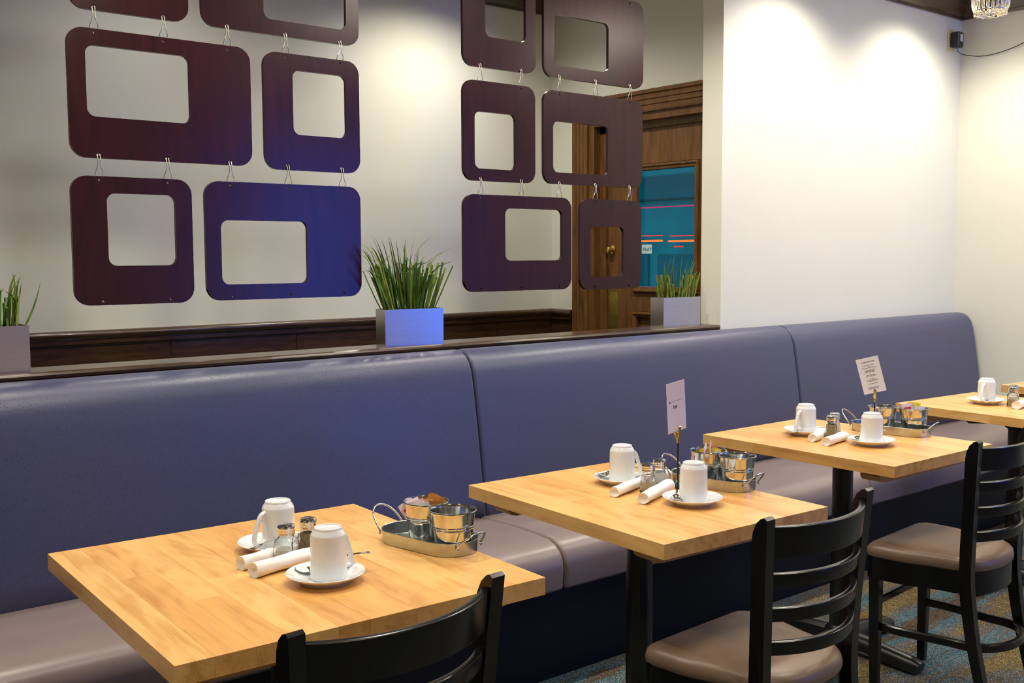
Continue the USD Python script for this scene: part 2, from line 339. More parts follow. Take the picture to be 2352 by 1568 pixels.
part(w, 'pane', bx(W0 + .05, 4.48, YF - .075, YF - .069, WZ0 + .05, WZ1 - .05), PANE); part(w, 'pane', bx(4.52, W1 - .05, YF - .075, YF - .069, WZ0 + .05, WZ1 - .05), PANE)

# crown mouldings: profile hanging from the ceiling, s = distance from the wall
CROWN = [(0, CEIL), (0, 2.742), (0.012, 2.742), (0.016, 2.756), (0.026, 2.762), (0.034, 2.778), (0.062, 2.812), (0.070, 2.826), (0.082, 2.830), (0.088, 2.846), (0.098, 2.850), (0.098, CEIL)]
smesh('trim_1', [extr_x([(YB - s, z) for s, z in CROWN], 3.225, XR), extr_y([(XR - s, z) for s, z in CROWN], YF, YB)], DWOOD, 'dark wood crown moulding in the corner over the bench', 'crown moulding')
smesh('trim_2', [extr_x([(YN - s, z) for s, z in CROWN], XL, XD), extr_y([(XD - s, z) for s, z in CROWN], 0.92, YN)], DWOOD, 'dark wood crown moulding along the corridor wall', 'crown moulding')
# chair rail with wainscot boards under it
RAIL = [(0, 1.020), (0, 1.086), (0.020, 1.086), (0.030, 1.082), (0.036, 1.073), (0.036, 1.062), (0.030, 1.053), (0.022, 1.048), (0.022, 1.040), (0.027, 1.037), (0.027, 1.030), (0.018, 1.026), (0.014, 1.020)]
smesh('trim_3', [extr_x([(YN - s, z) for s, z in RAIL], XL, XD), extr_y([(XD - s, z) for s, z in RAIL], 2.01, YN)], DWOOD, 'dark wood chair rail along the corridor wall', 'chair rail', 50)
t = struct('trim_4', 'dark wood wainscot boards under the chair rail', 'wainscot')
x = XL
while x < XD - 0.05:
    x1 = min(x + 0.62, XD); part(t, 'panel', bx(x + .002, x1 - .002, YN - .012, YN, 0.0, 1.022, 0.002), DWOOD); x = x1
part(t, 'panel', bx(XD - .012, XD, 2.012, YN - .012, 0, 1.022, 0.002), DWOOD)
# ledge cap on the low wall, its nose over the bench
LEDGE = [(0.803, 1.032), (0.803, 1.040), (0.806, 1.044), (0.800, 1.048), (0.798, 1.056), (0.801, 1.063), (0.807, 1.066), (0.955, 1.066), (0.958, 1.062), (0.958, 1.036), (0.950, 1.032)]
smesh('trim_5', extr_x(LEDGE, XL, 3.224), DWOOD, 'dark wood ledge on the partition carrying the planters', 'ledge', 25)

# street door with casing
d = struct('door_1', 'dark wood street door with a large glass pane and brass fittings', 'door')
cas = [(0, 0), (0.018, 0), (0.022, 0.010), (0.022, 0.022), (0.016, 0.026), (0.016, 0.032), (0.022, 0.036), (0.022, 0.050), (0.016, 0.054), (0.016, 0.060), (0.022, 0.064), (0.022, 0.078), (0.016, 0.082), (0.016, 0.088), (0.026, 0.094), (0.026, 0.112), (0, 0.115)]
def vcas(y0, sgn):       # vertical fluted casing on the door wall
    m = extr(Polygon([(XD - a, y0 + sgn * b) for a, b in cas]).buffer(0), DOZ); return m
part(d, 'casing', vcas(1.885, 1), DOORW, 25)
part(d, 'casing', extr_y([(XD - a, DOZ + b) for a, b in cas], 0.92, 2.0), DOORW, 25)
part(d, 'jamb', [bx(XD - .002, XD + .15, 1.845, 1.885, 0, DOZ), bx(XD - .002, XD + .15, .922, .94, 0, DOZ), bx(XD - .002, XD + .15, .94, 1.845, DOZ - .04, DOZ), bx(XD + .045, XD + .06, 1.80, 1.845, 0, DOZ - .04), bx(XD + .045, XD + .06, .94, 1.845, DOZ - .075, DOZ - .04)], DOORW)
LX = XD + .062           # face of the leaf
G0, G1, GZ0, GZ1 = 1.142, 1.605, 1.192, 1.870      # glass opening
part(d, 'stile', bx(LX, LX + .045, G1 + .0, 1.835, .01, DOZ - .045, .002), DOORW)
part(d, 'stile', bx(LX, LX + .045, .942, G0, .01, DOZ - .045, .002), DOORW)
part(d, 'rail', bx(LX, LX + .045, G0, G1, GZ1, DOZ - .045, .002), DOORW)
part(d, 'rail', bx(LX, LX + .045, G0, G1, .01, .25, .002), DOORW)
part(d, 'rail', bx(LX, LX + .045, G0, G1, 1.09, GZ0, .002), DOORW)
part(d, 'panel', bx(LX + .014, LX + .030, G0, G1, .25, 1.09), DOORW)
MOLD = [(0, 0), (-.016, .004), (-.018, .012), (-.010, .020), (-.008, .030), (.012, .034), (.012, 0)]
def frame_mold(y0, y1, z0, z1, s=1.0):
    ms = []
    for a, b, c, e in ((y0, z0, y1, z0), (y1, z0, y1, z1), (y1, z1, y0, z1), (y0, z1, y0, z0)):
        ddir = np.array([0, c - a, e - b], float); L = np.linalg.norm(ddir); ddir /= L
        inn = np.cross([-1.0, 0, 0], ddir); mid = np.array([0, (y0 + y1) / 2 - a, (z0 + z1) / 2 - b])
        if inn @ mid < 0: inn = -inn
        rows = []
        for end, sg in ((np.array([LX, a, b]), 1), (np.array([LX, c, e]), -1)):
            rows.append([end + np.array([1, 0, 0]) * p * s + inn * q * s + ddir * sg * q * s for p, q in MOLD])
        n = len(MOLD); V = np.array(rows[0] + rows[1]); F = []
        for k in range(n):
            k2 = (k + 1) % n; F += [[k, k2, n + k2], [k, n + k2, n + k]]
        ms.append(trimesh.Trimesh(V, F, process=False))
    return cat(ms)
part(d, 'glass_moulding', frame_mold(G0, G1, GZ0, GZ1), DOORW, 20)
part(d, 'panel_moulding', frame_mold(G0, G1, .25, 1.09), DOORW, 20)
part(d, 'pane', bx(LX + .020, LX + .026, G0, G1, GZ0, GZ1), DPANE)
part(d, 'push_plate', [bx(LX - .003, LX, 1.717, 1.818, .78, 1.190, .001)] + [mv(lathe([(0, .003), (.004, .002), (.005, 0)], 10), (LX - .003, y, .8 + .0), ry=-PI / 2) for y in (1.73, 1.805)], BRASSP)
part(d, 'knob', mv(lathe([(.027, 0), (.027, .004), (.020, .007), (.010, .009), (.009, .014), (.016, .019), (.019, .025), (.018, .032), (.010, .036), (0, .037)], 24), (LX, 1.766, 1.42), ry=-PI / 2), BRASS)
sg = thing('door_sign', 'small white sticker reading PLAY on the door glass', 'sign', (0, 0, 0))
part(sg, 'sheet', bx(LX + .0175, LX + .0195, 1.487, 1.560, 1.400, 1.448), pbr('sticker_white', (0.55, 0.75, 0.80), 0.5))
tm = meshkit.text_mesh('PLAY', 0.012, 0.0008, True)
tm = trimesh.Trimesh(np.stack([LX + .0174 - tm.vertices[:, 2], 1.551 - tm.vertices[:, 0] * 1.5, 1.416 + tm.vertices[:, 1] * 1.3], 1), tm.faces, process=False)
part(sg, 'lettering', tm, pbr('sticker_blue', (0.03, 0.22, 0.42), 0.5))

# ------------------------------------------------------------------ the street outside the door
smesh('road', bx(XR + .2, 14, -2, 16, -0.30, -0.20), ROAD, 'dark street outside the glass door', 'road')
smesh('pavement', bx(XD + .15, XR + .2, 0.92, 16, -0.20, -0.02), ROAD, 'pavement outside the glass door', 'pavement')
fc = thing('storefront', 'teal backdrop shopfront for the dusk seen through the door glass', 'building', (9.0, 6.5, -0.2))  # backdrop placed to hide the sky; its teal paint carries the dusk colour
part(fc, 'wall', bx(0, .3, -10, 6, 0, 6), TEALF)
part(fc, 'sign_band', bx(-.12, 0, -2.6, 3, 2.25, 2.55, .02), TEALD)
for yy in (-2.0, -.9, .2, 1.3):
    part(fc, 'window', bx(-.03, .01, yy, yy + .95, .75, 1.6, .01), TEALD); part(fc, 'sill', bx(-.08, 0, yy - .04, yy + .99, .68, .75, .01), TEALL)
part(fc, 'awning', mv(bx(-.35, 0, -1.6, 1.0, 2.70, 2.76, .01), ry=-.1), TEALL)
def light_trail(y0, y1, z, m, r, label):  # glowing tubes stand for the light trails of passing cars
    solo('neon_tube', mv(tube([(0, 0, 0), (0, (y1 - y0) / 2, 0), (0, y1 - y0, 0)], r, 8), (8.86, y0, z)), m, label, 'light trail', 'car light trails across the street')
light_trail(5.4, 7.6, 1.965, TRAILP, .008, 'thin pink tube as car light trail, topmost in the street outside the door glass')
light_trail(6.35, 7.6, 1.622, TRAILR, .006, 'thin red tube as car light trail, just over the left half of the orange line')
light_trail(5.3, 6.24, 1.614, TRAILR, .006, 'thin red tube as car light trail, just over the right half of the orange line')
light_trail(6.36, 7.6, 1.560, TRAILO, .012, 'bright orange tube as car light trail on the left behind the door glass')
light_trail(5.3, 6.26, 1.553, TRAILO, .012, 'bright orange tube as car light trail on the right behind the door glass')
light_trail(6.03, 6.17, 1.487, TRAILR, .010, 'short red tube as car light trail, lowest in the street outside')

# ------------------------------------------------------------------ the bench
bq = thing('banquette', 'long wall bench with blue speckled backrest and taupe vinyl seat', 'bench')
BP = [(0.566, 0.40), (0.580, 0.52), (0.612, 0.75), (0.636, 0.90), (0.648, 0.965), (0.662, 1.005), (0.684, 1.032), (0.712, 1.046), (0.745, 1.050), (0.772, 1.044), (0.790, 1.028), (0.797, 1.005), (0.797, 0.40)]
def pillow(prof, x0, x1, r0, r1, ctr, n=6):
    """a section swept along x whose ends are rounded by r0 and r1 towards the point ctr"""
    P = np.array(prof); c = np.array(ctr); st = []
    for k in range(n + 1):
        a = PI / 2 * k / n; st.append((x0 + r0 * (1 - math.sin(a)), r0 * (1 - math.cos(a))))
    st = [(x0 + r0 * (1 - math.cos(PI / 2 * k / n)), r0 * (1 - math.sin(PI / 2 * k / n))) for k in range(n + 1)]
    st += [((x0 + x1) / 2, 0)]
    st += [(x1 - r1 * (1 - math.cos(PI / 2 * k / n)), r1 * (1 - math.sin(PI / 2 * k / n))) for k in range(n, -1, -1)]
    poly = Polygon(prof); m = len(P); V = []
    # inward normal per vertex, so that the end is inset evenly
    T = np.roll(P, -1, 0) - np.roll(P, 1, 0); N = np.stack([T[:, 1], -T[:, 0]], 1); N /= np.linalg.norm(N, axis=1, keepdims=True)
    if ((c - P) * N).sum(1).mean() < 0: N = -N
    for xx, ins in st:
        for q in P + N * ins: V.append([xx, q[0], q[1]])
    F = []
    for i in range(len(st) - 1):
        for j in range(m):
            j2 = (j + 1) % m; F += [[i * m + j, i * m + j2, (i + 1) * m + j2], [i * m + j, (i + 1) * m + j2, (i + 1) * m + j]]
    from shapely.ops import triangulate
    for i, fl in ((0, False), (len(st) - 1, True)):
        base = len(V); V.append([st[i][0], c[0], c[1]])
        for j in range(m):
            j2 = (j + 1) % m; F.append([base, i * m + j, i * m + j2] if fl else [base, i * m + j2, i * m + j])
    me = trimesh.Trimesh(np.array(V), np.array(F), process=False); me.fix_normals(); return me
def dense(P, k=3):
    out = []
    P = list(P) + [P[0]]
    for a, b in zip(P, P[1:]):
        for i in range(k): out.append((a[0] + (b[0] - a[0]) * i / k, a[1] + (b[1] - a[1]) * i / k))
    return out
for x0, x1, r1 in ((-2.18, -0.262, .012), (-0.258, 1.660, .012), (1.664, 3.585, .012), (3.589, 5.350, .055)):
    part(bq, 'backrest', pillow(BP, x0, x1, .012, r1, (0.70, 0.75)), VINYL, 40)
SP = [(0.60, 0.30), (0.60, 0.452), (0.50, 0.462), (0.36, 0.466), (0.25, 0.464), (0.190, 0.459), (0.155, 0.448), (0.130, 0.428), (0.117, 0.402), (0.113, 0.375), (0.118, 0.310), (0.125, 0.300)]
for x0, x1 in ((-2.1, -0.132), (-0.128, 1.628), (1.632, 3.420), (3.424, 5.352)):
    part(bq, 'seat_cushion', pillow(SP, x0, x1, .016, .016, (0.40, 0.38)), SEATV, 40)
part(bq, 'plinth', bx(-2.1, 5.352, .150, .79, 0, .302), PLINTH)

# ------------------------------------------------------------------ hanging panels
YP = 0.93
def rr(l, r, b, t, rad, n=8):
    return Polygon([(l, b), (r, b), (r, t), (l, t)]).buffer(-rad, join_style=2).buffer(rad, quad_segs=n)
HOOKX = ([0.442, 0.656, 0.868, 1.078, 1.290], [1.912, 2.120, 2.326, 2.534, 2.742])
def hanging_panel(l, r, b, t, hole, label, grp):
    p = rr(l, r, b, t, .048).difference(rr(*hole, .026))
    for gx in HOOKX[0] + HOOKX[1]:
        if l < gx < r:
            for zz in (b + .012, t - .012): p = p.difference(Point(gx, zz).buffer(.0042, quad_segs=3))
    m = extr(p, .014); v = m.vertices
    m = trimesh.Trimesh(np.stack([v[:, 0], YP + .007 - v[:, 2], v[:, 1]], 1), m.faces, process=False)
    solo('hanging_panel', m, LACQ, label, 'hanging panel', grp, 25)
LG, RG = 'mahogany panels hung in the left group', 'mahogany panels hung in the right group'
hanging_panel(.370, .740, 2.139, 2.52, (.46, .66, 2.24, 2.43), 'narrow mahogany panel in the top row, upper left corner of the photo', LG)
hanging_panel(.783, 1.368, 2.139, 2.52, (1.001, 1.317, 2.190, 2.43), 'wide mahogany panel in the top row of the left group, cut off by the frame', LG)
hanging_panel(.360, .948, 1.696, 2.084, (.413, .737, 1.821, 2.034), 'wide mahogany panel with a large opening, middle row of the left group', LG)
hanging_panel(.995, 1.366, 1.690, 2.084, (1.103, 1.312, 1.812, 2.030), 'narrow panel with blue sheen, middle row of the left group', LG)
hanging_panel(.356, .733, 1.247, 1.642, (.462, .678, 1.368, 1.591), 'narrow reddish panel with a tall opening, bottom left of the left group', LG)
hanging_panel(.777, 1.364, 1.250, 1.642, (.830, 1.148, 1.302, 1.515), 'wide purple panel left of the middle planter, bottom row of the left group', LG)
hanging_panel(1.832, 2.200, 2.127, 2.50, (1.941, 2.147, 2.247, 2.45), 'narrow brown panel in the top row of the right group, cut off by the frame', RG)
hanging_panel(2.244, 2.827, 2.126, 2.50, (2.301, 2.612, 2.177, 2.383), 'wide brown panel in the top row of the right group', RG)
hanging_panel(1.830, 2.196, 1.687, 2.075, (1.885, 2.092, 1.735, 1.956), 'narrow brown panel with a tall opening, middle row of the right group', RG)
hanging_panel(2.242, 2.824, 1.690, 2.073, (2.293, 2.611, 1.738, 1.948), 'wide brown panel in front of the door casing, middle row of the right group', RG)
hanging_panel(1.828, 2.396, 1.251, 1.634, (2.036, 2.344, 1.373, 1.583), 'wide purple-brown panel, bottom row of the right group', RG)
hanging_panel(2.446, 2.820, 1.246, 1.634, (2.507, 2.709, 1.299, 1.516), 'narrow panel with the brass knob seen through it, bottom right of the right group', RG)
# wire hooks: a hairpin from the hole in the upper panel to the ring in the lower one
def hook_mesh(h=.084):
    pts = [(0, 0, h), (.0035, .004, h - .002), (.0042, .010, h - .012), (.0042, .012, h - .036), (.0065, .012, h - .046), (.0115, .010, .026), (.0118, .006, .014), (.0070, .002, .003), (0, 0, 0)]
    s = spline(pts, 18); left = s[::-1].copy(); left[:, 0] *= -1
    loop = np.vstack([s, left[1:-1]]); loop[:, 1] -= .004
    loop[:, 1] *= -1
    v = loop.copy(); v[:, 1] = loop[:, 1] * .9
    return sweep(v, circ(.0016, 6), (0, 1, 0.02), closed=True)
hk = None
ORD = ('first', 'second', 'third', 'fourth', 'fifth')
for gi, gx in enumerate(HOOKX):
    for ri, (zu, zl) in enumerate(((2.150 if gi == 0 else 2.138, 2.072 if gi == 0 else 2.062), (1.706 if gi == 0 else 1.700, 1.630 if gi == 0 else 1.622))):
        for k, xx in enumerate(gx):
            lab = '%s wire hook from the left between %s rows of the %s panel group' % (ORD[k], ('top and middle', 'middle and bottom')[ri], ('left', 'right')[gi])
            loc = (xx, YP - .004, zl - .002); gp = 'wire hooks joining the hanging panels'
            if hk is None:
                hk = thing('wire_hook', lab, 'hook', loc, 0, gp); part(hk, 'wire', hook_mesh(), WIRE, 60)
            else: copy(hk, lab, loc)
for gi, gx in enumerate(HOOKX):
    for k, xx in enumerate(gx):
        solo('suspension_wire', tube([(xx, YP, 2.505 if gi == 0 else 2.485), (xx, YP, 2.7), (xx, YP, CEIL)], .0012, 5), WIRE, '%s steel wire from the left carrying the top of the %s panel group' % (ORD[k], ('left', 'right')[gi]), 'wire', 'wires carrying the hanging panels')

# ------------------------------------------------------------------ planters with grass
def stalk(p0, p1, bend, r, rng):
    p0, p1 = np.array(p0, float), np.array(p1, float); mid = (p0 + p1) / 2 + np.array(bend)
    P = [(1 - t) ** 2 * p0 + 2 * t * (1 - t) * mid + t * t * p1 for t in (0, .35, .7, 1)]
    return sweep(P, circ(r, 5, r * .55), (math.cos(rng.random() * PI), math.sin(rng.random() * PI), 0.05), scale=[.85, 1, 1, .95])
def blade(p0, p1, bend, w_, rng, tip=(0, 0, 0)):
    p0, p1 = np.array(p0, float), np.array(p1, float); mid = (p0 + p1) / 2 + np.array(bend)
    P = [(1 - t) ** 2 * p0 + 2 * t * (1 - t) * mid + t * t * p1 + np.array(tip) * max(0, t - .65) ** 2 * 8 for t in (0, .25, .5, .7, .85, 1)]
    a = rng.random() * PI
    return sweep(P, [(w_, 0), (0, w_ * .18), (-w_, 0), (0, -w_ * .18)], (math.cos(a), math.sin(a), 0.05), scale=[.8, 1, .9, .65, .4, .08])
def planter(loc, rot, label, seed, gen):
    rng = random.Random(seed)
    p = thing('grass_planter', label, 'plant', loc, rot, 'steel planters on the ledge')
    L, D_, H = .236, .085, .134
    o = sbox(-L / 2, -D_ / 2, L / 2, D_ / 2); i_ = o.buffer(-.003, join_style=2)
    part(p, 'box', [extr(o.difference(i_), H), bx(-L / 2 + .002, L / 2 - .002, -D_ / 2 + .002, D_ / 2 - .002, 0, .004)], STEELB, 20)
    part(p, 'filler', bx(-L / 2 + .003, L / 2 - .003, -D_ / 2 + .003, D_ / 2 - .003, .09, .118), SOIL)
    for nm, m, lf in gen(rng, L, D_, H): part(p, nm, m, LEAVES[lf], 50)
    return p
def gen_mid(rng, L, D_, H):
    for k in range(74):                      # cut reed stalks, fanned out
        u = rng.uniform(-.98, .98); x0 = u * L * .42; y0 = rng.uniform(-.8, .7) * D_ / 2
        lean = (u * .50 + rng.uniform(-.07, .07)) * (1 if u > 0 else 1.1)
        h = (.158 if u > .1 else .150) + rng.uniform(-.05, .018)
        yield 'stalk', stalk((x0, y0, H - .02), (x0 + lean * h, y0 + rng.uniform(-.04, .03), H + h), (rng.uniform(-.006, .006), 0, 0), rng.uniform(.0032, .0052), rng), rng.choice((0, 0, 0, 1, 1, 2))
    for k in range(84):                      # fine blades, tallest on the left
        u = rng.uniform(-1, .45); x0 = u * L * .42; y0 = rng.uniform(-.8, .7) * D_ / 2
        lean = u * .42 + rng.uniform(-.24, .16); h = (.285 - .08 * max(0, u + .2) - .10 * max(0, -u - .6)) * rng.uniform(.55, 1.0)
        yield 'blade', blade((x0, y0, H - .02), (x0 + lean * h, y0 + rng.uniform(-.05, .03), H + h), (lean * -.02, 0, .02), rng.uniform(.0025, .0060), rng, (rng.uniform(-.05, .08) * (rng.random() < .35), 0, rng.uniform(-.03, 0))), rng.choice((1, 1, 2, 2, 0))
def gen_right(rng, L, D_, H):
    for k in range(84):
        left = k % 2 == 0
        x0 = (-.40 + rng.random() * .34) * L if left else (.10 + rng.random() * .30) * L
        h = rng.choice((.05, .055, .06, .095, .10, .085)) if left else rng.uniform(.05, .125)
        lean = rng.uniform(-.6, .0) if left else rng.uniform(.1, .55)
        y0 = rng.uniform(-.7, .6) * D_ / 2
        yield 'stalk', stalk((x0, y0, H - .02), (x0 + lean * h, y0 + rng.uniform(-.02, .01), H + h), (0, 0, 0), rng.uniform(.0028, .0042), rng), rng.choice((0, 0, 3, 1, 3))
    for k in range(30):
        u = rng.uniform(-.9, .95); x0 = u * L * .36; h = rng.uniform(.10, .20)
        lean = u * .25 + rng.uniform(-.15, .15) + (.35 if k % 5 == 0 else 0)
        yield 'blade', blade((x0, rng.uniform(-.5, .5) * D_ / 2, H - .02), (x0 + lean * h, rng.uniform(-.03, .02), H + h), (0, 0, .015), rng.uniform(.0012, .003), rng, (.03 * rng.random(), 0, 0)), rng.choice((0, 1, 1, 2))
def gen_left(rng, L, D_, H):
    for k in range(60):
        u = rng.uniform(-1, 1); x0 = u * L * .42; h = rng.uniform(.10, .20) * (1 - .25 * max(0, u))
        lean = u * .10 + rng.uniform(-.12, .10)
        yield 'blade', blade((x0, rng.uniform(-.7, .7) * D_ / 2, H - .02), (x0 + lean * h, rng.uniform(-.04, .02), H + h), (0, 0, .02), rng.uniform(.003, .0065), rng, (rng.uniform(-.03, .03), 0, 0)), rng.choice((1, 1, 2, 0))
    yield 'blade', blade((.105, -.01, H - .02), (.160, -.02, H + .125), (.012, 0, -.01), .003, rng), 1
    for k in range(22):
        x0 = rng.uniform(-.9, .7) * L * .45; h = rng.uniform(.05, .09)
        yield 'stalk', stalk((x0, rng.uniform(-.7, .5) * D_ / 2, H - .02), (x0 + rng.uniform(-.01, .012), rng.uniform(-.03, .02), H + h), (0, 0, 0), rng.uniform(.003, .0045), rng), rng.choice((0, 1, 1))
planter((1.540, .876, 1.066), -8.5, 'steel planter of tall green reeds between the two panel groups', 11, gen_mid)
planter((3.022, .896, 1.066), -3, 'steel planter of short reeds at the right end of the ledge by the wall', 12, gen_right)
planter((.082, .880, 1.066), 0, 'steel planter of grass at the left edge of the photo', 13, gen_left)

# ------------------------------------------------------------------ tables
TZ, TH = 0.75, 0.036
TABLES = []
def table(ax, ay, th, a, b, label, seed, brass=False):
    """ax, ay: the corner at the bench, on the left; th: its turn; a along the bench, b away from it"""
    rng = random.Random(seed); t = math.radians(th); c, s = math.cos(t), math.sin(t)
    cx, cy = ax + c * a / 2 + s * b / 2, ay + s * a / 2 - c * b / 2
    p = thing('cafe_table', label, 'table', (cx, cy, 0), th, 'maple tables along the bench')
    x = -a / 2
    while x < a / 2 - .001:
        w_ = rng.uniform(.062, .098)
        if a / 2 - (x + w_) < .045: w_ = a / 2 - x
        cuts = [-b / 2]
        while cuts[-1] < b / 2:
            nx = cuts[-1] + rng.uniform(.28, .75)
            cuts.append(b / 2 if nx > b / 2 - .16 else nx)
        for y0, y1 in zip(cuts, cuts[1:]):
            part(p, 'plank', bx(x + .00005, x + w_ - .00005, y0 + .00005, y1 - .00005, TZ - TH, TZ, .0004), rng.choice(MAPLE), False)
        x += w_
    for yy in (-b / 2 + .105, b / 2 - .105):
        prof = [(-a / 2 + .05, TZ - TH), (-a / 2 + .035, TZ - TH - .012)] + [(-a / 2 + .035 + .030 * (1 - math.cos(q)), TZ - TH - .012 - .022 * math.sin(q)) for q in (.5, 1.0, 1.5708)]
        prof = prof + [(-u, z) for u, z in prof[::-1]]
        part(p, 'cleat', extr_y(prof, yy - .035, yy + .035), CLEATW)
    part(p, 'column', lathe([(0, .045), (.055, .045), (.050, .075), (.036, .090), (.035, .655), (.060, .675), (.060, .680), (0, .680)], 28), BLACKM)
    for k in range(2):
        part(p, 'bracket', mv(bx(-.20, .20, -.02, .02, .679, TZ - TH - .0005, .003), rz=PI / 4 + PI / 2 * k), BLACKM)
    for k in range(4):
        L = .31
        pts = [(.02, 0, .052), (.12, 0, .046), (L - .02, 0, .026), (L, 0, .020)]
        arm = sweep(pts, [(.034, -.020), (.034, 0), (.026, .018), (.012, .026), (-.012, .026), (-.026, .018), (-.034, 0), (-.034, -.020)], (0, 0, 1), scale=[1, 1, .92, .8])
        ft = mv(lathe([(0, 0), (.016, 0), (.016, .012), (0, .012)], 14), (L - .03, 0, 0))
        part(p, 'foot', mv(cat([arm, ft]), rz=PI / 2 * k), BLACKM)
    if brass:
        part(p, 'brass_cap', mv(lathe([(0, -.016), (.018, -.016), (.021, -.010), (.021, 0), (0, 0)], 20), (-a / 2 + .12, -b / 2 + .17, TZ - TH)), BRASSP, label='small round brass cap under the tabletop')
    TABLES.append((cx, cy, th))
    return p
table(0.000, 0.000, -2.26, .753, .800, 'nearest maple table, without a card, at the left of the photo', 1)
table(1.117, -0.045, -2.70, .585, .776, 'maple table with a blank-looking pink card on a stand', 2)
table(2.265, 0.080, -0.65, .600, .760, 'maple table with the printed menu card on a stand', 3, True)
table(3.510, 0.064, -4.0, .600, .760, 'maple table near the right wall with a single mug in view', 4)
table(4.475, 0.072, -3.0, .600, .760, 'farthest maple table, a corner peeping in at the right edge', 5)

# ------------------------------------------------------------------ chairs
def d_outline(hw=.203, front=.200, rear=-.170, n=14):
    pts = []
    r = .035
    for k in range(5):
        a = PI / 2 * k / 4; pts.append((-hw + r - r * math.cos(PI / 2 - a) if False else -hw + r * (1 - math.sin(a)), front - r * (1 - math.cos(a))))
    pts = [(-hw + r * (1 - math.sin(PI / 2 * k / 4)), front - r + r * math.cos(PI / 2 * (1 - k / 4)) * 0 + r * (1 - (1 - math.sin(PI / 2 * (k / 4))))) for k in range(0)]
    P = [(hw - r + r * math.cos(math.radians(q)), front - r + r * math.sin(math.radians(q))) for q in (0, 22, 45, 67, 90)]
    P += [(-x_, y_) for x_, y_ in P[::-1]]
    yb = -.045; hb = hw - .034
    P += [(-hw + .004, .07), (-hb - .006, -.01)]
    for k in range(n + 1):
        a = PI + PI * k / n
        e = .82
        cx_, sx_ = math.cos(a), math.sin(a)
        P.append((hb * math.copysign(abs(cx_) ** e, cx_), yb + (yb - rear) * math.copysign(abs(sx_) ** e, sx_)))
    P += [(hb + .006, -.01), (hw - .004, .07)]
    return Polygon(P).buffer(0)
def loft(outs, zs, dome=0.0):
    """stack of equal outlines (n,2) at zs, capped"""
    n = len(outs[0]); V = []; F = []
    for o, z in zip(outs, zs): V += [[x_, y_, z] for x_, y_ in o]
    for i in range(len(outs) - 1):
        for j in range(n):
            j2 = (j + 1) % n; F += [[i * n + j, i * n + j2, (i + 1) * n + j2], [i * n + j, (i + 1) * n + j2, (i + 1) * n + j]]
    c0 = len(V); V.append([*np.mean(outs[0], 0), zs[0]]); c1 = len(V); V.append([*np.mean(outs[-1], 0), zs[-1] + dome])
    k = len(outs) - 1
    for j in range(n):
        j2 = (j + 1) % n; F += [[c0, j2, j], [c1, k * n + j, k * n + j2]]
    m = trimesh.Trimesh(np.array(V), np.array(F), process=False); m.fix_normals(); return m
def resample(poly, n):
    L = poly.exterior.length; return np.array([poly.exterior.interpolate(L * k / n).coords[0] for k in range(n)])
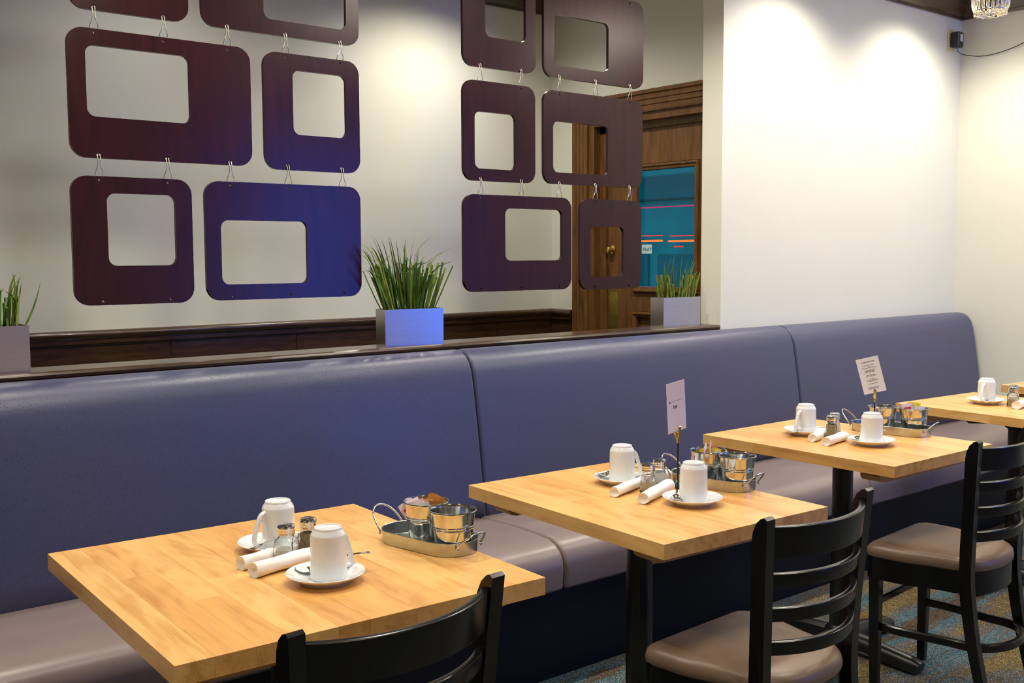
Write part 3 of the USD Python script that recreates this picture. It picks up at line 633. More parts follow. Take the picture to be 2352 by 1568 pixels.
def make_chair(label, loc, rot):
    p = thing('dining_chair', label, 'chair', loc, rot, 'black ladder-back chairs at the maple tables')
    O = d_outline(); base = resample(O, 64)
    def sc(f): return np.array([0, .005]) + (base - np.array([0, .005])) * f
    part(p, 'seat_pad', loft([sc(.97), sc(1.0), sc(1.005), sc(.99), sc(.95), sc(.87), sc(.70), sc(.4)], [.432, .440, .452, .464, .473, .479, .483, .485], .001), CHAIRV, 60)
    inner = O.buffer(-.022)
    part(p, 'seat_frame', mv(extr(O.buffer(-.004).difference(inner), .068), (0, 0, .365)), BLACKW, 30)
    part(p, 'seat_board', mv(extr(O.buffer(-.010), .012), (0, 0, .420)), BLACKW, 30)
    for s in (-1, 1):
        leg = sweep([(s * .172, .165, 0), (s * .176, .165, .2), (s * .178, .165, .43)], rrect(.036, .036, .004, 1), (0, 1, 0), scale=[.72, .9, 1])
        part(p, 'leg', leg, BLACKW, 30)
    cz = [0, .12, .28, .44, .56, .70, .845]; cyv = [-.200, -.172, -.138, -.122, -.125, -.133, -.143]; cxv = [.184, .182, .180, .181, .184, .193, .203]
    from scipy.interpolate import PchipInterpolator
    Y = lambda z, q=PchipInterpolator(cz, cyv): float(q(z)); th = lambda z: float(np.interp(z, [0, .35, .6, .845], [.026, .036, .036, .034]))
    zr = [0, .06, .12, .18, .23, .28, .32, .36, .40, .44, .48, .52, .56, .63, .70, .76, .842]
    rear = [(Y(z) - th(z) / 2, z) for z in zr]
    front = [(Y(.845) - .010, .847), (Y(.845) - .001, .844), (Y(.83) + .010, .832), (Y(.80) + .0165, .812), (Y(.77) + .018, .790)] + [(Y(z) + th(z) / 2, z) for z in zr[-3::-1]]
    for s in (-1, 1):
        m = extr(Polygon(rear + front), .030); v = m.vertices
        m = trimesh.Trimesh(np.stack([v[:, 2] - .015 + s * np.interp(v[:, 1], cz, cxv), v[:, 0], v[:, 1]], 1), m.faces, process=False)
        part(p, 'post', m, BLACKW, 25)
    def slat(zc, h, bulge=.066, th=.015):
        hw = float(np.interp(zc, cz, cxv)) - .010; pts = []
        for k in range(21):
            u = -1 + 2 * k / 20
            pts.append((hw * u, Y(zc) - bulge * (1 - abs(u) ** 2.2), zc))
        return sweep(pts, rrect(th, h, .004, 2), (0, -.10, 1))
    part(p, 'top_rail', slat(.788, .071), BLACKW, 40)
    for z in (.703, .626, .550): part(p, 'slat', slat(z, .032), BLACKW, 40)
    hoop = [(-.166, .155), (-.164, .03), (-.150, -.09)] + [(.150 * math.cos(math.radians(q)), -.105 + .105 * math.sin(math.radians(q))) for q in range(190, 351, 10)] + [(.150, -.09), (.164, .03), (.166, .155)]
    part(p, 'hoop_stretcher', sweep([(x_, y_, .205) for x_, y_ in spline([(a_, b_) for a_, b_ in hoop], 50)], rrect(.018, .026, .004, 1), (0, 0, 1)), BLACKW, 40)
    part(p, 'front_stretcher', sweep([(-.17, .165, .285), (0, .165, .285), (.17, .165, .285)], rrect(.016, .026, .004, 1), (0, 0, 1)), BLACKW, 40)
    return p
ch = make_chair('black ladder-back chair nearest the camera, cut off by the bottom edge', (.252, -.855, 0), 4.7)
copy(ch, 'black ladder-back chair with brown seat at the pink card table', (1.338, -.891, 0), 3.0)
copy(ch, 'black ladder-back chair with brown seat at the printed menu table, right edge', (2.535, -.723, 0), 5.2)

# ------------------------------------------------------------------ tableware, made once and copied
def saucer_mesh():
    return lathe([(0, .004), (.030, .004), (.040, .003), (.046, .000), (.049, .000), (.050, .004), (.060, .009), (.072, .0155), (.0775, .0190), (.0785, .0205), (.0775, .0212), (.070, .0178), (.056, .0115), (.044, .0080), (.036, .0066), (0, .0064)], 56)
def mug_parts(p):
    part(p, 'cup', lathe([(.0345, .001), (.0368, .0), (.0376, .002), (.0372, .008), (.0364, .03), (.0357, .06), (.0352, .084), (.0349, .0872), (.0342, .0890), (.0300, .0962), (.0286, .0976), (.0282, .1008), (.0272, .1022), (.0252, .1020), (.0240, .0998), (.0205, .0988), (0, .0988), (0, .093), (.031, .088), (.0325, .083), (.0338, .03), (.0345, .004), (.0345, .001)], 48), CERAM, 32)
    hp = spline([(.0335, 0, .080), (.045, 0, .076), (.054, 0, .058), (.0620, 0, .036), (.0640, 0, .022), (.0585, 0, .0115), (.049, 0, .0115), (.0355, 0, .020)], 22)
    part(p, 'handle', sweep(hp, circ(.0048, 10, .0066), (0, 1, 0)), CERAM, 60)
def spoon_mesh():
    zs = lambda x_: .0
    pts, w_ = [], []
    V = []
    xs = np.linspace(-.075, .082, 34); secs = []
    for x_ in xs:
        if x_ < -.028:
            u = (x_ + .0515) / .0235; hw = .0155 * math.sqrt(max(0, 1 - u * u)) + .0004; zc = .0085 * (u * u) - .0 ; dep = -.007 * max(0, 1 - u * u)
        else:
            u = (x_ + .028) / .11; hw = .0026 + .0045 * u ** 2.2; zc = .0085 + .010 * math.sin(PI * min(1, u * 1.1) * .6) - .006 * u; dep = 0
        secs.append((x_, hw, zc, dep))
    n = 7; V = []; F = []
    for sgn in (0, 1):
        for x_, hw, zc, dep in secs:
            for k in range(n):
                q = -1 + 2 * k / (n - 1); V.append([x_, hw * q, zc + dep * (1 - q * q) - .0010 * sgn])
    m = len(secs)
    for L in (0, 1):
        o = L * m * n
        for i in range(m - 1):
            for k in range(n - 1):
                a, b, c_, d_ = o + i * n + k, o + i * n + k + 1, o + (i + 1) * n + k + 1, o + (i + 1) * n + k
                F += [[a, d_, c_], [a, c_, b]] if L == 0 else [[a, c_, d_], [a, b, c_]]
    mo = m * n
    for i in range(m - 1):
        for k in (0, n - 1):
            a, b = i * n + k, (i + 1) * n + k
            F += [[a, mo + a, mo + b], [a, mo + b, b]] if k == 0 else [[a, mo + b, mo + a], [a, b, mo + b]]
    return trimesh.Trimesh(np.array(V), np.array(F), process=False)

SAUC, MUG, SPOON = None, None, None
def place_setting(where, x, y, handle, spoon=None, sx=0.0, sy=0.0, z=TZ):
    global SAUC, MUG, SPOON
    lab = 'round white saucer under %s' % where[0]
    if SAUC is None:
        SAUC = thing('saucer', lab, 'saucer', (x, y, z), 0, 'white saucers on the tables'); part(SAUC, 'dish', saucer_mesh(), CERAM, 50)
    else: copy(SAUC, lab, (x, y, z))
    lab = where[1]
    if MUG is None:
        MUG = thing('mug', lab, 'mug', (x + sx, y + sy, z + .0071), handle, 'upturned white mugs on saucers'); mug_parts(MUG)
    else: copy(MUG, lab, (x + sx, y + sy, z + .0071), handle)
    if spoon is not None:
        px, py, pz, ang, tilt = spoon
        lab = where[2]
        if SPOON is None:
            SPOON = thing('teaspoon', lab, 'spoon', (px, py, pz), ang, 'teaspoons on the saucers', 0, tilt); part(SPOON, 'spoon_body', spoon_mesh(), CHROME, 60)
        else: copy(SPOON, lab, (px, py, pz), ang, None, 0, tilt)

def Uz(px, py, z):
    d_ = np.array([(px - 1176) / 2422.95, -(py - 784) / 2422.95, 1.0]) @ ROT; t_ = (z - CAM[2]) / d_[2]; return CAM + d_ * t_

place_setting(('the back mug on the nearest table', 'upturned white mug with handle to the left, at the back of the nearest table', 'teaspoon on the back saucer of the nearest table, beside the napkin rolls'), .396, -.288, 190, (.387, -.323, TZ + .019, 205, 0), .010, -.004)
place_setting(('the front mug on the nearest table', 'upturned white mug in front on the nearest table, handle behind', 'teaspoon with ornate handle under the front mug of the nearest table'), .370, -.566, 16, (.4024, -.5308, TZ + .0185, -16.7, -4), .007, .0)
place_setting(('the back mug on the pink card table', 'upturned white mug at the back left of the pink card table', 'teaspoon on the back saucer of the pink card table'), 1.462, -.307, -8, (1.4877, -.2718, TZ + .0195, -15, 2), .002, .0)
place_setting(('the front mug on the pink card table', 'upturned white mug at the front of the pink card table', 'teaspoon against the front mug of the pink card table'), 1.425, -.602, 35, (1.4146, -.5583, TZ + .019, 38, -2), .004, .0)
place_setting(('the back mug on the printed menu table', 'upturned white mug with handle in front, back of the printed menu table', 'teaspoon on the back saucer of the printed menu table'), 2.542, -.160, 182, (2.503, -.190, TZ + .019, -31.7, 0), .0, .0)
place_setting(('the front mug on the printed menu table', 'upturned white mug at the front of the printed menu table', 'teaspoon under the front mug of the printed menu table'), 2.535, -.428, 12, (2.570, -.384, TZ + .0185, -17.5, -4), .0, .0)
place_setting(('the mug on the table near the right wall', 'upturned white mug on the table near the right wall', 'teaspoon on the saucer near the right wall'), 3.784, -.199, 188, (3.770, -.239, TZ + .019, -8.6, -3), .0, .0)

# napkin rolls
def napkin_mesh(L=.200, r=.0165, seed=0, flare=0.0):
    rng = random.Random(seed); n = 22; st = 12; V = []; F = []
    th = [2 * PI * k / n for k in range(n)]
    for i in range(st + 1):
        u = i / st; x_ = -L / 2 + L * u
        rr_ = r * (1 + .05 * math.sin(9 * u + seed) + flare * max(0, u - .45))
        for k, a in enumerate(th):
            w_ = rr_ * (1 + .05 * math.sin(3 * a + 4 * u + seed) + .025 * rng.uniform(-1, 1))
            V.append([x_, w_ * math.cos(a) * (1 + flare * .8 * max(0, u - .45)), max(-r * .93, w_ * math.sin(a) * .92)])
    N = len(V)
    for i in (0, st):      # rolled hollow ends
        x_ = -L / 2 + L * i / st; sgn = 1 if i == 0 else -1
        for f_ in (.90, .45):
            for k, a in enumerate(th):
                q = np.array(V[i * n + k]); V.append([x_ + sgn * (.0 if f_ == .90 else .006), q[1] * f_, q[2] * f_])
    for i in range(st):
        for k in range(n):
            k2 = (k + 1) % n; F += [[i * n + k, (i + 1) * n + k2, i * n + k2], [i * n + k, (i + 1) * n + k, (i + 1) * n + k2]]
    for e, i in ((0, 0), (1, st)):
        b0 = N + e * 2 * n
        for k in range(n):
            k2 = (k + 1) % n
            A, B, C_, D2, E2, F2 = i * n + k, i * n + k2, b0 + k, b0 + k2, b0 + n + k, b0 + n + k2
            q = [[A, B, D2], [A, D2, C_], [C_, D2, F2], [C_, F2, E2]]
            F += q if e == 0 else [t_[::-1] for t_ in q]
        c = len(V); V.append([(-1 if e == 0 else 1) * (L / 2 - .0065), 0, 0])
        for k in range(n):
            k2 = (k + 1) % n; t_ = [c, b0 + n + k, b0 + n + k2]; F.append(t_ if e == 0 else t_[::-1])
    return trimesh.Trimesh(np.array(V), np.array(F), process=False)
def napkin(x0, y0, x1, y1, label, seed, r=.0165, flare=0.0, tilt=0.0):
    L = math.hypot(x1 - x0, y1 - y0); a = math.degrees(math.atan2(y1 - y0, x1 - x0))
    p = thing('napkin_roll', label, 'napkin', ((x0 + x1) / 2, (y0 + y1) / 2, TZ + r * .93), a, 'white napkin rolls on the tables', 0, tilt)
    part(p, 'napkin', napkin_mesh(L, r, seed, flare), PAPERN, 60)
napkin(.271, -.388, .360, -.372, 'white napkin roll behind the salt shaker on the nearest table', 1, .0155)
napkin(.268, -.453, .440, -.422, 'white napkin roll in front of the shakers on the nearest table', 2, .0165)
napkin(1.322, -.418, 1.470, -.372, 'white napkin roll left of the shakers on the pink card table', 3, .0150)
napkin(1.322, -.525, 1.490, -.458, 'loose white napkin roll touching the front saucer of the pink card table', 4, .0165, .25)
napkin(1.515, -.352, 1.595, -.362, 'end of a white napkin roll behind the shakers of the pink card table', 5, .0165)
napkin(2.426, -.268, 2.580, -.232, 'back white napkin roll on the printed menu table', 6, .0155)
napkin(2.393, -.345, 2.545, -.318, 'front white napkin roll on the printed menu table', 7, .0165)
napkin(3.712, -.362, 3.887, -.345, 'white napkin roll at the right edge on the table near the wall', 8, .0180, .15)

# salt and pepper shakers
def shaker_cap(p, z):
    part(p, 'cap', lathe([(.0165, z), (.0180, z + .001), (.0180, z + .004), (.0176, z + .0055), (.0180, z + .007), (.0180, z + .010), (.0177, z + .0115), (.0182, z + .013), (.0182, z + .018), (.0165, z + .0215), (.0120, z + .0230), (0, z + .0235)], 28), CHROME, 40)
    part(p, 'pour_hole', [mv(lathe([(.0010, z + .0236), (.0010, z + .0230), (0, z + .0236)][:2] + [(0, z + .0230)], 6), (.0055 * math.cos(q), .0055 * math.sin(q), 0)) for q in np.arange(0, 2 * PI, PI / 3)], INK)
def sq(hw, r, n=4):
    return np.array(rrect(2 * hw, 2 * hw, min(r, hw * .98), n))
def square_shaker(label, loc, rot, fill, fillmat, group, ribs=False):
    p = thing('pepper_shaker' if fillmat is PEPPER else 'salt_shaker', label, 'shaker', loc, rot, group)
    z = [0, .002, .008, .044, .050, .055, .058, .062]; hw = [.0205, .0220, .0225, .0215, .0200, .0170, .0155, .0155]; r = [.007, .007, .007, .007, .009, .0145, .0154, .0154]
    if ribs:
        zz = [0, .002]; hh = [.0205, .0220]; rr_ = [.008, .008]
        for k in range(7):
            zz += [.004 + k * .006, .007 + k * .006]; hh += [.0228 - k * .0006, .0214 - k * .0006]; rr_ += [.009, .009]
        zz += [.050, .056, .062]; hh += [.0180, .0157, .0155]; rr_ += [.014, .0154, .0154]; z, hw, r = zz, hh, rr_
    outer = loft([sq(h_, q) for h_, q in zip(hw, r)], z)
    zi = [.004, .006] + [q for q in z if .008 <= q] ; hi = [np.interp(q, z, hw) - .0030 for q in zi]
    inner = loft([sq(h_, max(.004, np.interp(q, z, r) - .003)) for h_, q in zip(hi, zi)], zi); inner.invert()
    part(p, 'glass', [outer, inner], GLASS, 40)
    zf = np.linspace(.0045, fill, 6)
    fl = loft([sq(np.interp(q, zi, hi) - .0004, .006) for q in zf], zf, .003)
    part(p, 'salt' if fillmat is SALT else 'pepper', fl, fillmat, 40)
    shaker_cap(p, .0605); return p
def round_shaker(label, loc, fill, fillmat, group):
    p = thing('pepper_shaker' if fillmat is PEPPER else 'salt_shaker', label, 'shaker', loc, 0, group)
    prof = [(0, 0), (.0190, 0), (.0215, .002)]
    for k in range(8):
        r0 = .0232 - max(0, k - 3) * .0012
        prof += [(r0, .0045 + k * .0062), (r0 - .0020, .0076 + k * .0062)]
    prof += [(.0160, .056), (.0155, .062)]
    z_ = [q[1] for q in prof[2:]]; r_ = [q[0] for q in prof[2:]]
    part(p, 'glass', lathe(prof + [(.0125, .062), (.0130, .054), (np.interp(.04, z_, r_) - .004, .040), (.0180, .010), (.0165, .0045), (0, .0045)], 32), GLASS, 40)
    part(p, 'salt' if fillmat is SALT else 'pepper', lathe([(0, .005), (.0160, .005), (.0172, .010), (.0168, fill), (0, fill + .002)], 24), fillmat, 40)
    shaker_cap(p, .0605); return p
square_shaker('glass salt shaker between the napkin rolls on the nearest table', (.370, -.400, TZ), 38, .030, SALT, 'shakers on the nearest table')
square_shaker('ribbed glass pepper shaker behind the front mug on the nearest table', (.431, -.383, TZ), 38, .052, PEPPER, 'shakers on the nearest table', True)
round_shaker('left ribbed glass shaker on the pink card table', (1.430, -.440, TZ), .030, pbr('pepper_pale', (0.66, 0.58, 0.44), .9), 'shakers on the pink card table')
round_shaker('right ribbed glass shaker on the pink card table', (1.492, -.424, TZ), .046, SALT, 'shakers on the pink card table')
square_shaker('tan pepper shaker on the printed menu table', (2.527, -.277, TZ), 30, .052, PEPPER, 'shakers on the printed menu table', True)
round_shaker('clear salt shaker behind the pepper on the printed menu table', (2.590, -.246, TZ), .044, SALT, 'shakers on the printed menu table')
square_shaker('pepper shaker on the table near the right wall', (3.777, -.315, TZ), 30, .030, PEPPER, 'shakers on the table near the wall')
round_shaker('salt shaker at the right edge on the table near the wall', (3.857, -.282, TZ), .030, SALT, 'shakers on the table near the wall')

# galvanised trays with two pails each
def tray(label, loc, rot, L=.250, Wd=.122, H=.030):
    p = thing('metal_tray', label, 'tray', loc, rot, 'galvanised trays on the tables')
    def stad(w_, n=48):
        return resample(Polygon(sbox(-L / 2 + Wd / 2, -.0005, L / 2 - Wd / 2, .0005).buffer(w_, quad_segs=12)), n * 2)
    R_ = Wd / 2
    body = loft([stad(R_ - .0045), stad(R_ - .002), stad(R_ + .000), stad(R_ + .0015), stad(R_ + .0010), stad(R_ - .0008), stad(R_ - .003), stad(R_ - .0055)], [0, .001, H - .001, H, H + .0012, H, .004, .002])
    part(p, 'tray_body', body, TRAYM, 50)
    for s in (-1, 1):
        up = s < 0     # the far handle stands up, the near one is folded outwards
        w_ = .036
        a0, a1 = np.array([s * (L / 2 - .012), -w_, H * .55]), np.array([s * (L / 2 - .012), w_, H * .55])
        out = np.array([s * .050, 0, .052]) if up else np.array([s * .036, 0, .036])
        pts = [a0 + np.array([s * .004, -.002, 0]), a0 + out * .45, a0 * .80 + a1 * .20 + out * .88, (a0 + a1) / 2 + out, a0 * .20 + a1 * .80 + out * .88, a1 + out * .45, a1 + np.array([s * .004, .002, 0])]
        part(p, 'handle', tube(spline(pts, 30), .0022, 8, up=(s * .3, 0.02, 1)), GALV, 60)
        part(p, 'rivet', [mv(lathe([(0, .003), (.003, .002), (.004, 0)], 10), tuple(q + np.array([s * .0075, 0, 0])), ry=s * PI / 2) for q in (a0, a1)], GALV)
    return p
PAIL = None
def pail_mesh():
    rb, rt, H = .0385, .0490, .089
    o = []
    for k in range(31):
        z = H * k / 30; r = rb + (rt - rb) * z / H
        for c in (.046, .051, .056): r += .0013 * math.exp(-((z - c) / .0011) ** 2)
        o.append((r, z))
    zs = sorted(set([q[1] for q in o] + [.0445, .0475, .0495, .0525, .0545, .0575])); o = [(rb + (rt - rb) * z / H + sum(.0012 * math.exp(-((z - c) / .0010) ** 2) for c in (.046, .051, .056)), z) for z in zs]
    rim = [(rt + .0022, H - .002), (rt + .0030, H), (rt + .0022, H + .002), (rt + .0005, H + .0022), (rt - .0008, H)]
    inn = [(rt - .0012 - (rt - rb) * u, H - (H - .004) * u) for u in (.05, .3, .6, 1)]
    return lathe([(0, .001), (rb - .004, .001), (rb - .002, 0)] + o + rim + inn + [(0, .004)], 56)
def pail(label, loc, rot):
    global PAIL
    if PAIL is None:
        PAIL = thing('metal_pail', label, 'pail', loc, rot, 'small galvanised pails on the trays'); part(PAIL, 'shell', pail_mesh(), GALV, 40)
        part(PAIL, 'seam', mv(bx(-.0008, .0008, -.003, .003, .005, .085), (-.0430, 0, 0)), GALV)
    else: copy(PAIL, label, loc, rot)
def packet_mesh(w_=.038, h=.062):
    n, m = 6, 8; V = []; F = []
    for sg_ in (1, -1):
        for i in range(n + 1):
            for j in range(m + 1):
                u, v_ = i / n * 2 - 1, j / m * 2 - 1
                V.append([u * w_ / 2, sg_ * .0028 * max(0, 1 - u ** 4) * max(0, 1 - v_ ** 6), (v_ + 1) * h / 2])
    N = (n + 1) * (m + 1)
    for s in (0, 1):
        for i in range(n):
            for j in range(m):
                a, b, c, d_ = [s * N + q for q in (i * (m + 1) + j, (i + 1) * (m + 1) + j, (i + 1) * (m + 1) + j + 1, i * (m + 1) + j + 1)]
                F += [[a, c, b], [a, d_, c]] if s == 0 else [[a, b, c], [a, c, d_]]
    return trimesh.Trimesh(np.array(V), np.array(F), process=False)
PKT = packet_mesh()
def packet(mat_, label, loc, rot, lean, roll, group, red=False, flat=0):
    p = thing('sugar_packet', label, 'packet', loc, rot, group, lean, roll)
    part(p, 'sachet', PKT, mat_, 60)
    if red: part(p, 'print', [bx(-.012, .012, -.0036, -.0028, .042, .048), bx(-.008, .006, -.0036, -.0028, .034, .036)], REDINK, label='red printing')
CUPL = None
def creamer(label, loc, rot, rx=0, ry=0):
    global CUPL
    if CUPL is None:
        CUPL = thing('creamer_cup', label, 'creamer', loc, rot, 'creamer cups in the pails', rx, ry)
        part(CUPL, 'cup', lathe([(0, 0), (.011, 0), (.0135, .016), (.0165, .018), (.0165, .0188), (0, .0188)], 20), CREAM)
        part(CUPL, 'foil_lid', lathe([(0, .0189), (.0168, .0189), (.0168, .0194), (0, .0196)], 20), CREAM)
    else: copy(CUPL, label, loc, rot, None, rx, ry)
# nearest table
tray('galvanised oval tray on the nearest table', (.6775, -.484, TZ), -79)
def fill_packets(cx, cy, group, rows):
    """rows: (dx, dy, dz, turn, lean to the front, lean to the right, paper, label, print): each packet stands in its pail, its foot near the middle"""
    for dx, dy, dz, rot, ln, ro, m_, nm, rd in rows: packet(m_, nm, (cx + dx, cy + dy, TZ + .0045 + dz), rot, ln, ro, group, rd)
P1, P2 = (.6885, -.457), (.686, -.563)
pail('steel back pail of pink and brown packets on the nearest table', (*P1, TZ + .0045), 120); pail('steel front pail of creamers on the nearest table', (*P2, TZ + .0045), 120)
fill_packets(*P1, 'packets in the nearest back pail', (
    (-.016, .004, .036, -35, -14, -34, PINKP, 'pink packet with red print, leftmost in the nearest back pail', True), (-.014, -.006, .038, -42, -8, -28, WHITEP, 'white packet, second from left in the nearest back pail', False),
    (-.010, -.010, .036, -48, 4, -20, PINKP, 'pink packet, third from left in the nearest back pail', True), (-.006, -.014, .032, -40, 10, -14, WHITEP, 'white packet beside the pink ones in the nearest back pail', True),
    (.000, -.004, .034, -38, 6, -5, ORANGEP, 'peach packet in the middle of the nearest back pail', False), (.004, -.012, .034, -30, 14, 8, BROWNP, 'brown packet facing front in the nearest back pail', False),
    (.004, .006, .044, -42, -6, 24, BROWNP, 'brown packet leaning over the rim of the nearest back pail', False), (.008, .012, .042, -50, -14, 34, BROWNP, 'brown packet behind the leaning one in the nearest back pail', False),
    (.010, -.012, .030, -36, 12, 14, YELP, 'yellow packet at the right in the nearest back pail', False)))
for k, (dx, dy, dz, ry) in enumerate(((-.012, -.008, .040, 10), (.016, -.010, .042, -14), (.003, .018, .040, 16))):
    creamer(('left', 'right', 'back')[k] + ' white creamer cup in the nearest front pail', (P2[0] + dx, P2[1] + dy, TZ + dz), 0, 0, ry)
creamer('white creamer cup at the bottom of the nearest front pail', (P2[0], P2[1] - .002, TZ + .009), 0)
# pink card table
tray('galvanised oval tray on the pink card table', (1.641, -.490, TZ), -81)
P3, P4 = (1.649, -.464), (1.648, -.568)
pail('steel back pail of packets on the pink card table', (*P3, TZ + .0045), 120); pail('steel front pail, nearly empty, on the pink card table', (*P4, TZ + .0045), 150)
fill_packets(*P3, 'packets in the pink card table pail', (
    (-.010, -.006, .050, 30, -4, -16, WHITEP, 'white packet standing up at left in the pink card table pail', True), (-.002, -.008, .056, 40, 2, 2, PINKP, 'pink packet standing tallest in the pink card table pail', True),
    (-.004, .002, .036, -20, 4, -8, YELP, 'yellow packet between the tall ones in the pink card table pail', False), (.006, -.004, .034, -30, 0, 12, YELP, 'yellow packet right of the tall ones in the pink card table pail', False),
    (.006, .012, .040, -40, -6, 22, BROWNP, 'brown packet at the back of the pink card table pail', False), (.012, -.006, .028, -40, 8, 26, WHITEP, 'white packet at the right in the pink card table pail', True),
    (-.012, .004, .026, -20, 0, -26, PINKP, 'pink packet lying low at left in the pink card table pail', False)))
creamer('white creamer cup in the front pail on the pink card table', (*P4, TZ + .009), 0)
# printed menu table
tray('galvanised oval tray on the printed menu table', (2.808, -.335, TZ), -80, .284)
P5, P6 = (2.788, -.313), (2.834, -.408)
pail('steel back pail on the printed menu table', (*P5, TZ + .0045), 120); pail('steel front pail of yellow packets on the printed menu table', (*P6, TZ + .0045), 120)
fill_packets(*P6, 'packets in the printed menu table pail', (
    (-.016, .006, .046, -50, -4, -10, PINKP, 'pink packet at the left in the printed menu table pail', True), (-.002, .004, .048, -55, 2, 2, YELP, 'tall yellow packet in the printed menu table pail', False),
    (.010, .012, .046, -55, -6, 10, YELP, 'yellow packet behind in the printed menu table pail', False), (.006, -.012, .038, -58, 10, 6, WHITEP, 'white packet with red print in front in the printed menu table pail', True)))
for k, (dx, dy) in enumerate(((-.018, .006), (.012, -.012), (.012, .020))):
    creamer(('left', 'right', 'back')[k] + ' creamer cup in the back pail on the printed menu table', (P5[0] + dx, P5[1] + dy, TZ + .064), 0, 12, 8 * k - 8)
for k, (dx, dy) in enumerate(((-.012, .0), (.016, .004))):
    creamer(('lower left', 'lower right')[k] + ' creamer cup inside the back pail on the printed menu table', (P5[0] + dx, P5[1] + dy, TZ + .030 + .004 * k), 0)

# card stands
def card_stand(label, x, y, hrod, yaw, roll, cw, chh, off, lines, cardlabel, cardmat):
    p = thing('card_stand', label, 'card holder', (x, y, TZ), 0, 'card stands on the tables')
    part(p, 'base', lathe([(0, 0), (.024, 0), (.024, .004), (.019, .012), (.010, .019), (.004, .022), (0, .022)], 28), BLACKM, 50)
    part(p, 'rod', tube([(0, 0, .02), (0, 0, hrod * .6), (0, 0, hrod)], .0026, 8), BLACKM)
    cy, sy = math.cos(math.radians(yaw)), math.sin(math.radians(yaw))
    part(p, 'clip', mv(cat([tube([(0, 0, hrod - .004), (0, 0, hrod + .012)], .0040, 10), mv(bx(-.0045, .0045, -.0052, -.0022, 0, .034, .001), (0, 0, hrod + .010), rx=.06), mv(bx(-.0045, .0045, .0022, .0052, 0, .034, .001), (0, 0, hrod + .010), rx=-.10), tube([(-.005, 0, hrod + .022), (.005, 0, hrod + .022)], .0034, 10, up=(0, 0, 1)), mv(bx(-.004, .004, .003, .005, -.010, .010, .001), (0, .004, hrod + .016), rx=-.5)]), rz=math.radians(yaw)), BRASS, 30)
    c = thing('menu_card', cardlabel, 'card', (x, y, TZ + hrod + .030), yaw, 'cards held in the stands', 0, roll)
    part(c, 'sheet', bx(-cw / 2 + off, cw / 2 + off, -.0005, .0005, 0, chh), cardmat)
    part(c, 'print', [bx(off + a_, off + b_, -.0009, -.0004, z0, z1) for a_, b_, z0, z1 in lines], INK, label='small grey print')
def words_line(z, x0, x1, h, rng):
    out = []; x_ = x0
    while x_ < x1 - .002:
        w_ = min(rng.uniform(.004, .011), x1 - x_); out.append((x_, x_ + w_, z, z + h)); x_ += w_ + .0018
    return out
r1 = random.Random(3)
L1 = [(-.033, -.028, .083, .088)] + words_line(.086, -.022, .026, .0006, r1) + [(-.014, -.0115, .068, .076), (-.009, -.0068, .068, .073), (-.0055, -.0035, .068, .073), (-.0025, -.0005, .068, .0735), (.0003, .0023, .068, .073), (-.0152, .004, .0665, .0672)]
card_stand('black card stand with brass clip on the pink card table', 1.545, -.444, .128, 7, -5.0, .086, .139, -.004, L1, 'pale pink card with a short line of print, upright in its clip', pbr('pink_card', (0.70, 0.60, 0.66), .6))
L2 = words_line(.110, -.022, .022, .0022, r1)
for z, w_ in ((.099, .017), (.094, .004), (.0895, .024), (.081, .019), (.0775, .014), (.074, .017), (.064, .014), (.060, .018), (.050, .008), (.046, .020), (.042, .017), (.033, .016), (.020, .022), (.0155, .018)): L2 += words_line(z, -w_, w_, .0013, r1)
card_stand('black card stand with brass clip on the printed menu table', 2.672, -.352, .128, -60, -15.0, .076, .126, .002, L2, 'white printed menu card leaning left in its clip', CARDM)

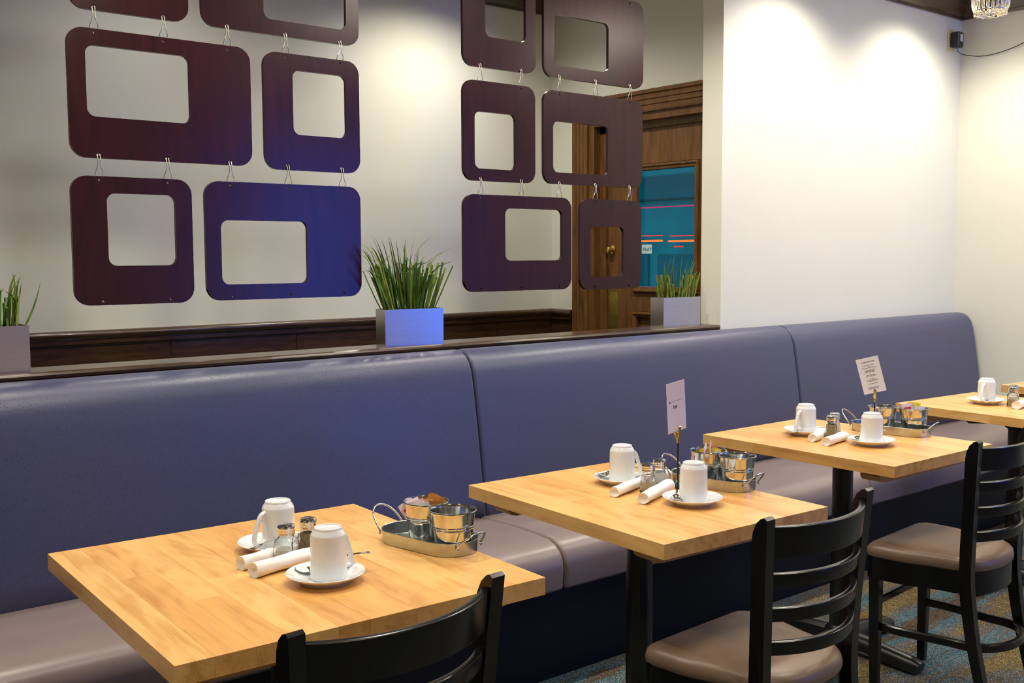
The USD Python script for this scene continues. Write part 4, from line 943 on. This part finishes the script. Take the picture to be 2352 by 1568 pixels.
# ------------------------------------------------------------------ wall adapter, cord, nail, pendant
o = thing('wall_outlet', 'ivory outlet plate high on the wall in the corner', 'outlet', (5.240, YB, 2.612))
part(o, 'plate', bx(-.038, .038, -.006, 0, -.062, .062, .003), IVORY)
part(o, 'socket', [bx(-.017, .017, -.009, -.005, z - .014, z + .014, .002) for z in (-.03, .03)], IVORY)
a = thing('power_adapter', 'black plug-in power adapter on the ivory outlet', 'adapter', (5.246, YB - .009, 2.610))
part(a, 'housing', bx(-.030, .030, -.052, 0, -.040, .046, .006), BLKPL)
part(a, 'label', bx(-.012, .016, -.0526, -.0518, -.008, .032), LABELM, label='pale printed label')
part(a, 'cord', tube(spline([(.0, -.026, -.040), (.006, -.030, -.062), (.055, -.070, -.085), (.095, -.110, -.090), (.100, -.22, -.086), (.100, -.36, -.052), (.100, -.52, .02), (.100, -.75, .10), (.100, -1.1, .13)], 50), .0022, 6, up=(1, 0, .2)), BLKPL, 60)
n_ = solo('nail', mv(lathe([(0, .02), (.0025, .02), (.0025, .002), (.005, .001), (.005, 0)][::-1] + [], 10), (XR, .668, .815), ry=-PI / 2), CHROME, 'small nail in the side wall beside the backrest end', 'nail')

pd = thing('pendant_lamp', 'glass rod pendant lamp with lit bulb at the top right', 'lamp', (3.354, -.380, 2.292))
RT = .064
for k in range(22):
    q = 2 * PI * k / 22
    P = [(.030, .0), (.050, .010), (.060, .026), (.064, .050), (.063, .085), (.056, .125)]
    part(pd, 'glass_rod', sweep(spline([(r * math.cos(q), r * math.sin(q), z) for r, z in P], 10), circ(.0042, 6), (math.cos(q + 1.57), math.sin(q + 1.57), 0)), BEADG, 60)
for r, z in ((.057, .018), (.060, .118), (.033, .002)):
    part(pd, 'ring', sweep([(r * math.cos(2 * PI * k / 36), r * math.sin(2 * PI * k / 36), z) for k in range(36)], circ(.0022, 6), (0, 0, 1), closed=True), WIRE, 60)
for k in range(26):
    q = 2 * PI * k / 26; part(pd, 'bead', mv(trimesh.creation.icosphere(1, .0055), (.054 * math.cos(q), .054 * math.sin(q), .004 + .004 * (k % 2))), BEADG, 60)
part(pd, 'bulb', mv(trimesh.creation.icosphere(3, .022), (0, 0, .085)), BULB, True)
part(pd, 'socket', lathe([(0, .108), (.014, .108), (.014, .150), (.030, .156), (.030, .160), (0, .160)], 20), BLACKM)
part(pd, 'cord', tube([(0, 0, .158), (0, 0, .35), (0, 0, CEIL - 2.292)], .003, 6), BLACKM)
